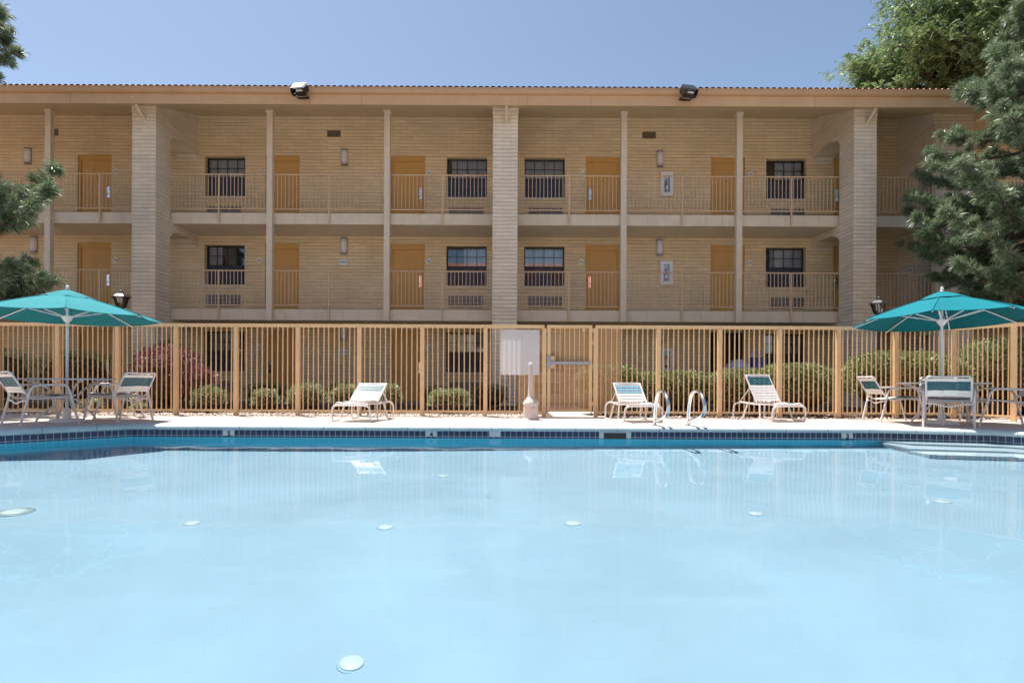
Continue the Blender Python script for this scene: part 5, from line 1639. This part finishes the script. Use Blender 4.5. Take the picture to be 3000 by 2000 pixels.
# one open sprig above the gate hedge
# ------------------------------------------------------------------ pines
def pine(name, label, base, radius_at, z0, z1, lean, seed, tufts_per_m=8, nn=120, extra=(), gap=(0.22, 0.31)):
    rng = np.random.default_rng(seed)
    rr = random.Random(seed)
    t = thing(name, label, "pine tree", base, 0, "needled pines framing the courtyard")
    tr = MB()
    pts, rad = [], []
    for i in range(12):
        u = i / 11
        pts.append(Vector((lean[0] * u + 0.06 * math.sin(5 * u + seed), lean[1] * u + 0.05 * math.cos(4 * u), (z1 + 0.3) * u)))
        rad.append(0.17 * (1 - u) + 0.015)
    tr.tube(pts, 0.1, 10, radii=rad)
    tr.build("trunk", M['bark'], t, smooth=True)
    def trunk_at(z):
        u = max(0, min(0.999, z / (z1 + 0.3))) * 11
        i = int(u)
        return pts[i].lerp(pts[i + 1], u - i)
    tips, dirs = [], []
    br = MB()
    z = z0
    todo = [(zz, a, R) for zz, a, R in extra]
    while z < z1:
        k = rr.choice((5, 6, 6, 7))
        a0 = rr.uniform(0, 6.28)
        for j in range(k):
            zz = z + rr.uniform(-.15, .15)
            a = a0 + 2 * math.pi * j / k + rr.uniform(-.35, .35)
            R = radius_at(zz, a) * rr.uniform(0.8, 1.05)
            if R >= 0.3: todo.append((zz, a, R))
        z += rr.uniform(*gap)
    if True:
        for zz, a, R in todo:
            o = trunk_at(zz - 0.1 * R)
            out = Vector((math.cos(a), math.sin(a), 0))
            rise = rr.uniform(-0.10, 0.16)
            bp = [o + out * R * u + Vector((0, 0, R * (rise * u + 0.16 * u * u - 0.10 * math.sin(math.pi * u)))) + Vector((rr.uniform(-.04, .04), rr.uniform(-.04, .04), 0)) * u for u in (0, .25, .5, .75, 1)]
            br.tube(bp, 0.02, 5, radii=[0.012 + 0.02 * R, 0.011 + 0.014 * R, 0.008 + 0.009 * R, 0.010, 0.005])
            # side shoots, more of them towards the tip
            ns = max(4, int(R * tufts_per_m))
            for q in range(ns):
                u = 0.25 + 0.75 * (q + rr.random()) / ns
                i = min(3, int(u * 4)); p = bp[i].lerp(bp[i + 1], u * 4 - i)
                side = Vector((-out.y, out.x, 0)) * rr.choice((-1, 1))
                dd = (out * rr.uniform(.4, 1.0) + side * rr.uniform(.1, .9) + Vector((0, 0, rr.uniform(-.15, .65)))).normalized()
                ln = rr.uniform(0.10, 0.42) * (1.15 - 0.45 * u)
                e = p + dd * ln
                br.tube([p, e], 0.005, 4, radii=[0.008, 0.004])
                tips.append(e); dirs.append((dd + Vector((0, 0, 0.35))).normalized())
            tips.append(bp[-1]); dirs.append((bp[-1] - bp[-2] + Vector((0, 0, .05))).normalized())
    br.build("branch", M['bark'], t, smooth=True)
    T = np.array([tuple(p) for p in tips]); D = np.array([tuple(p) for p in dirs])
    n = len(T)
    s = rng.uniform(0.8, 1.25, n)
    # each tuft: nn needles fanning out of the last 20 cm of the shoot
    T_, D_, S_ = np.repeat(T, nn, 0), np.repeat(D, nn, 0), np.repeat(s, nn)
    m = len(T_)
    u = rng.random(m)
    org = T_ - D_ * (0.15 * (1 - u) * S_)[:, None]
    rad_ = rng.normal(size=(m, 3)); rad_ -= D_ * np.sum(rad_ * D_, 1)[:, None]
    rad_ /= np.linalg.norm(rad_, axis=1, keepdims=True) + 1e-9
    op = rng.uniform(0.15, 1.0, m) ** 0.8 * 2.6
    nd = D_ + rad_ * op[:, None] + np.array([0, 0, -0.10])
    nd /= np.linalg.norm(nd, axis=1, keepdims=True)
    L = rng.uniform(0.13, 0.21, m) * S_
    side = np.cross(nd, rng.normal(size=(m, 3))); side /= np.linalg.norm(side, axis=1, keepdims=True) + 1e-9
    wd = 0.0075
    mid = org + nd * (L * 0.55)[:, None]
    tip = org + nd * L[:, None] + np.array([0, 0, -1.0]) * (0.10 * L)[:, None]
    V = np.stack([org - side * wd * 0.7, mid - side * wd, tip, mid + side * wd], 1)
    np_mesh("needle_foliage", V.reshape(-1, 3), 4, M['pine'], t)
    return t

def interp(tab):
    def f(z):
        for (z0, r0), (z1, r1) in zip(tab[:-1], tab[1:]):
            if z0 <= z <= z1: return r0 + (r1 - r0) * (z - z0) / (z1 - z0)
        return 0.0
    return f
rR = interp([(2.2, 0.9), (2.9, 1.7), (3.6, 2.35), (4.3, 2.55), (5.3, 2.45), (6.1, 2.2), (6.6, 2.0), (7.2, 1.6), (8.0, 1.15), (8.7, 0.7), (10.2, 0.3)])
pine("pine_tree", "dense dark pine with long needles at the corner beyond the deeper teal umbrella", (wx(3040, 12.9), 12.9, 0), lambda z, a: rR(z), 2.3, 10.0, (0.1, 0.0), 5, tufts_per_m=9, nn=100, gap=(0.26, 0.34))
# the pine on the far left reaches into view only with single boughs
rL = interp([(1.8, 0.5), (2.3, 1.2), (2.9, 1.5), (3.3, 1.3), (3.5, 0.35), (4.0, 0.5), (4.1, 1.45), (4.7, 1.5), (4.95, 0.9), (5.1, 0.35), (6.9, 0.3), (7.1, 0.75), (7.6, 1.1), (8.2, 0.95), (8.5, 0.4), (9.4, 0.3)])
pine("pine_tree", "pine at the picture edge whose separate boughs reach past the paler umbrella", (wx(-135, 11.9), 11.9, 0), lambda z, a: rL(z), 2.2, 9.2, (-0.1, 0.0), 9, tufts_per_m=9, nn=95, extra=((4.2, -0.3, 2.85), (4.45, -0.05, 2.3), (4.05, -0.55, 1.9), (2.75, -0.25, 1.75), (2.55, 0.1, 1.9), (3.0, -0.5, 1.4), (7.75, -0.2, 1.35), (7.5, 0.2, 1.2)))

# ------------------------------------------------------------------ locust tree behind the roof
def locust(base, crown_c, size, seed):
    rng = np.random.default_rng(seed); rr = random.Random(seed)
    t = thing("locust_tree", "bright green feathery leaved tree rising behind the motel roof", "tree", base, 0)
    o = Vector(base)
    cc = Vector(crown_c) - o
    tr = MB()
    tr.tube([(0, 0, 0), (0.1, 0, 4), (-0.1, 0.1, 8), (0, 0, cc.z - 2)], 0.3, 10, radii=[0.42, 0.34, 0.28, 0.2])
    tr.build("trunk", M['bark'], t, smooth=True)
    lb = MB()
    org, dirs = [], []
    for k in range(62):
        d = Vector((rr.gauss(0, 1), rr.gauss(0, 1), rr.gauss(0.15, 0.8))).normalized()
        s0 = Vector((0, 0, cc.z - 2.4 + rr.uniform(-1.5, 1.5)))
        ln = rr.uniform(0.72, 1.08)
        e = cc + Vector((d.x * size[0], d.y * size[1], d.z * size[2])) * ln
        P = [s0.lerp(e, u) + Vector((0, 0, 0.5 * math.sin(math.pi * u))) + Vector((rr.uniform(-.2, .2), rr.uniform(-.2, .2), 0)) * math.sin(math.pi * u) for u in (0, .25, .5, .75, 1)]
        lb.tube(P, 0.05, 5, radii=[0.11, 0.08, 0.055, 0.03, 0.012])
        for q in range(42):
            u = 0.35 + 0.65 * rr.random() ** 0.7
            i = min(3, int(u * 4)); p = P[i].lerp(P[i + 1], u * 4 - i)
            sd = Vector((rr.gauss(0, 1), rr.gauss(0, 1), rr.gauss(.2, .7))).normalized()
            w = p + sd * rr.uniform(.2, 1.0)
            if q % 3 == 0: lb.tube([p, w], 0.01, 4, radii=[0.014, 0.006])
            org.append(w); dirs.append((sd + Vector((0, 0, -0.1))).normalized())
    lb.build("limb", M['bark'], t, smooth=True)
    # sprays of compound leaves: leaflets in two rows along an arching stalk
    O = np.array([tuple(p) for p in org]); D = np.array([tuple(p) for p in dirs])
    nf, nl = 5, 16
    O = np.repeat(O, nf, 0); D = np.repeat(D, nf, 0)
    D = D + rng.normal(size=D.shape) * 0.75; D /= np.linalg.norm(D, axis=1, keepdims=True)
    O = O + rng.normal(size=O.shape) * 0.12
    n = len(O)
    S = np.cross(D, np.array([0, 0, 1.0]) + rng.normal(size=D.shape) * 0.3); S /= np.linalg.norm(S, axis=1, keepdims=True) + 1e-9
    u = (np.arange(nl) // 2 + 0.5) / (nl / 2)
    sg = np.where(np.arange(nl) % 2 == 0, 1.0, -1.0)
    Lf = rng.uniform(0.28, 0.5, n)
    C = O[:, None] + D[:, None] * (u[None, :, None] * Lf[:, None, None]) + np.array([0, 0, -1.0]) * (u[None, :, None] ** 2 * Lf[:, None, None] * 0.45)
    ax = S[:, None] * sg[None, :, None] + D[:, None] * 0.5 + np.array([0, 0, -0.25]) + rng.normal(size=(n, nl, 3)) * 0.15
    ax /= np.linalg.norm(ax, axis=2, keepdims=True)
    C = C + ax * 0.045
    nr = np.cross(D, S)[:, None] + rng.normal(size=(n, nl, 3)) * 0.45
    C, ax, nr = C.reshape(-1, 3), ax.reshape(-1, 3), nr.reshape(-1, 3)
    L = rng.uniform(0.08, 0.13, len(C))
    np_mesh("leaf_foliage", leaf_quads(C, ax, nr, L, L * 0.42), 4, M['locust'], t)
locust((wx(2790, 26), 26.0, 0), (wx(2790, 26), 26.0, 15.2), (4.3, 3.4, 4.2), 3)
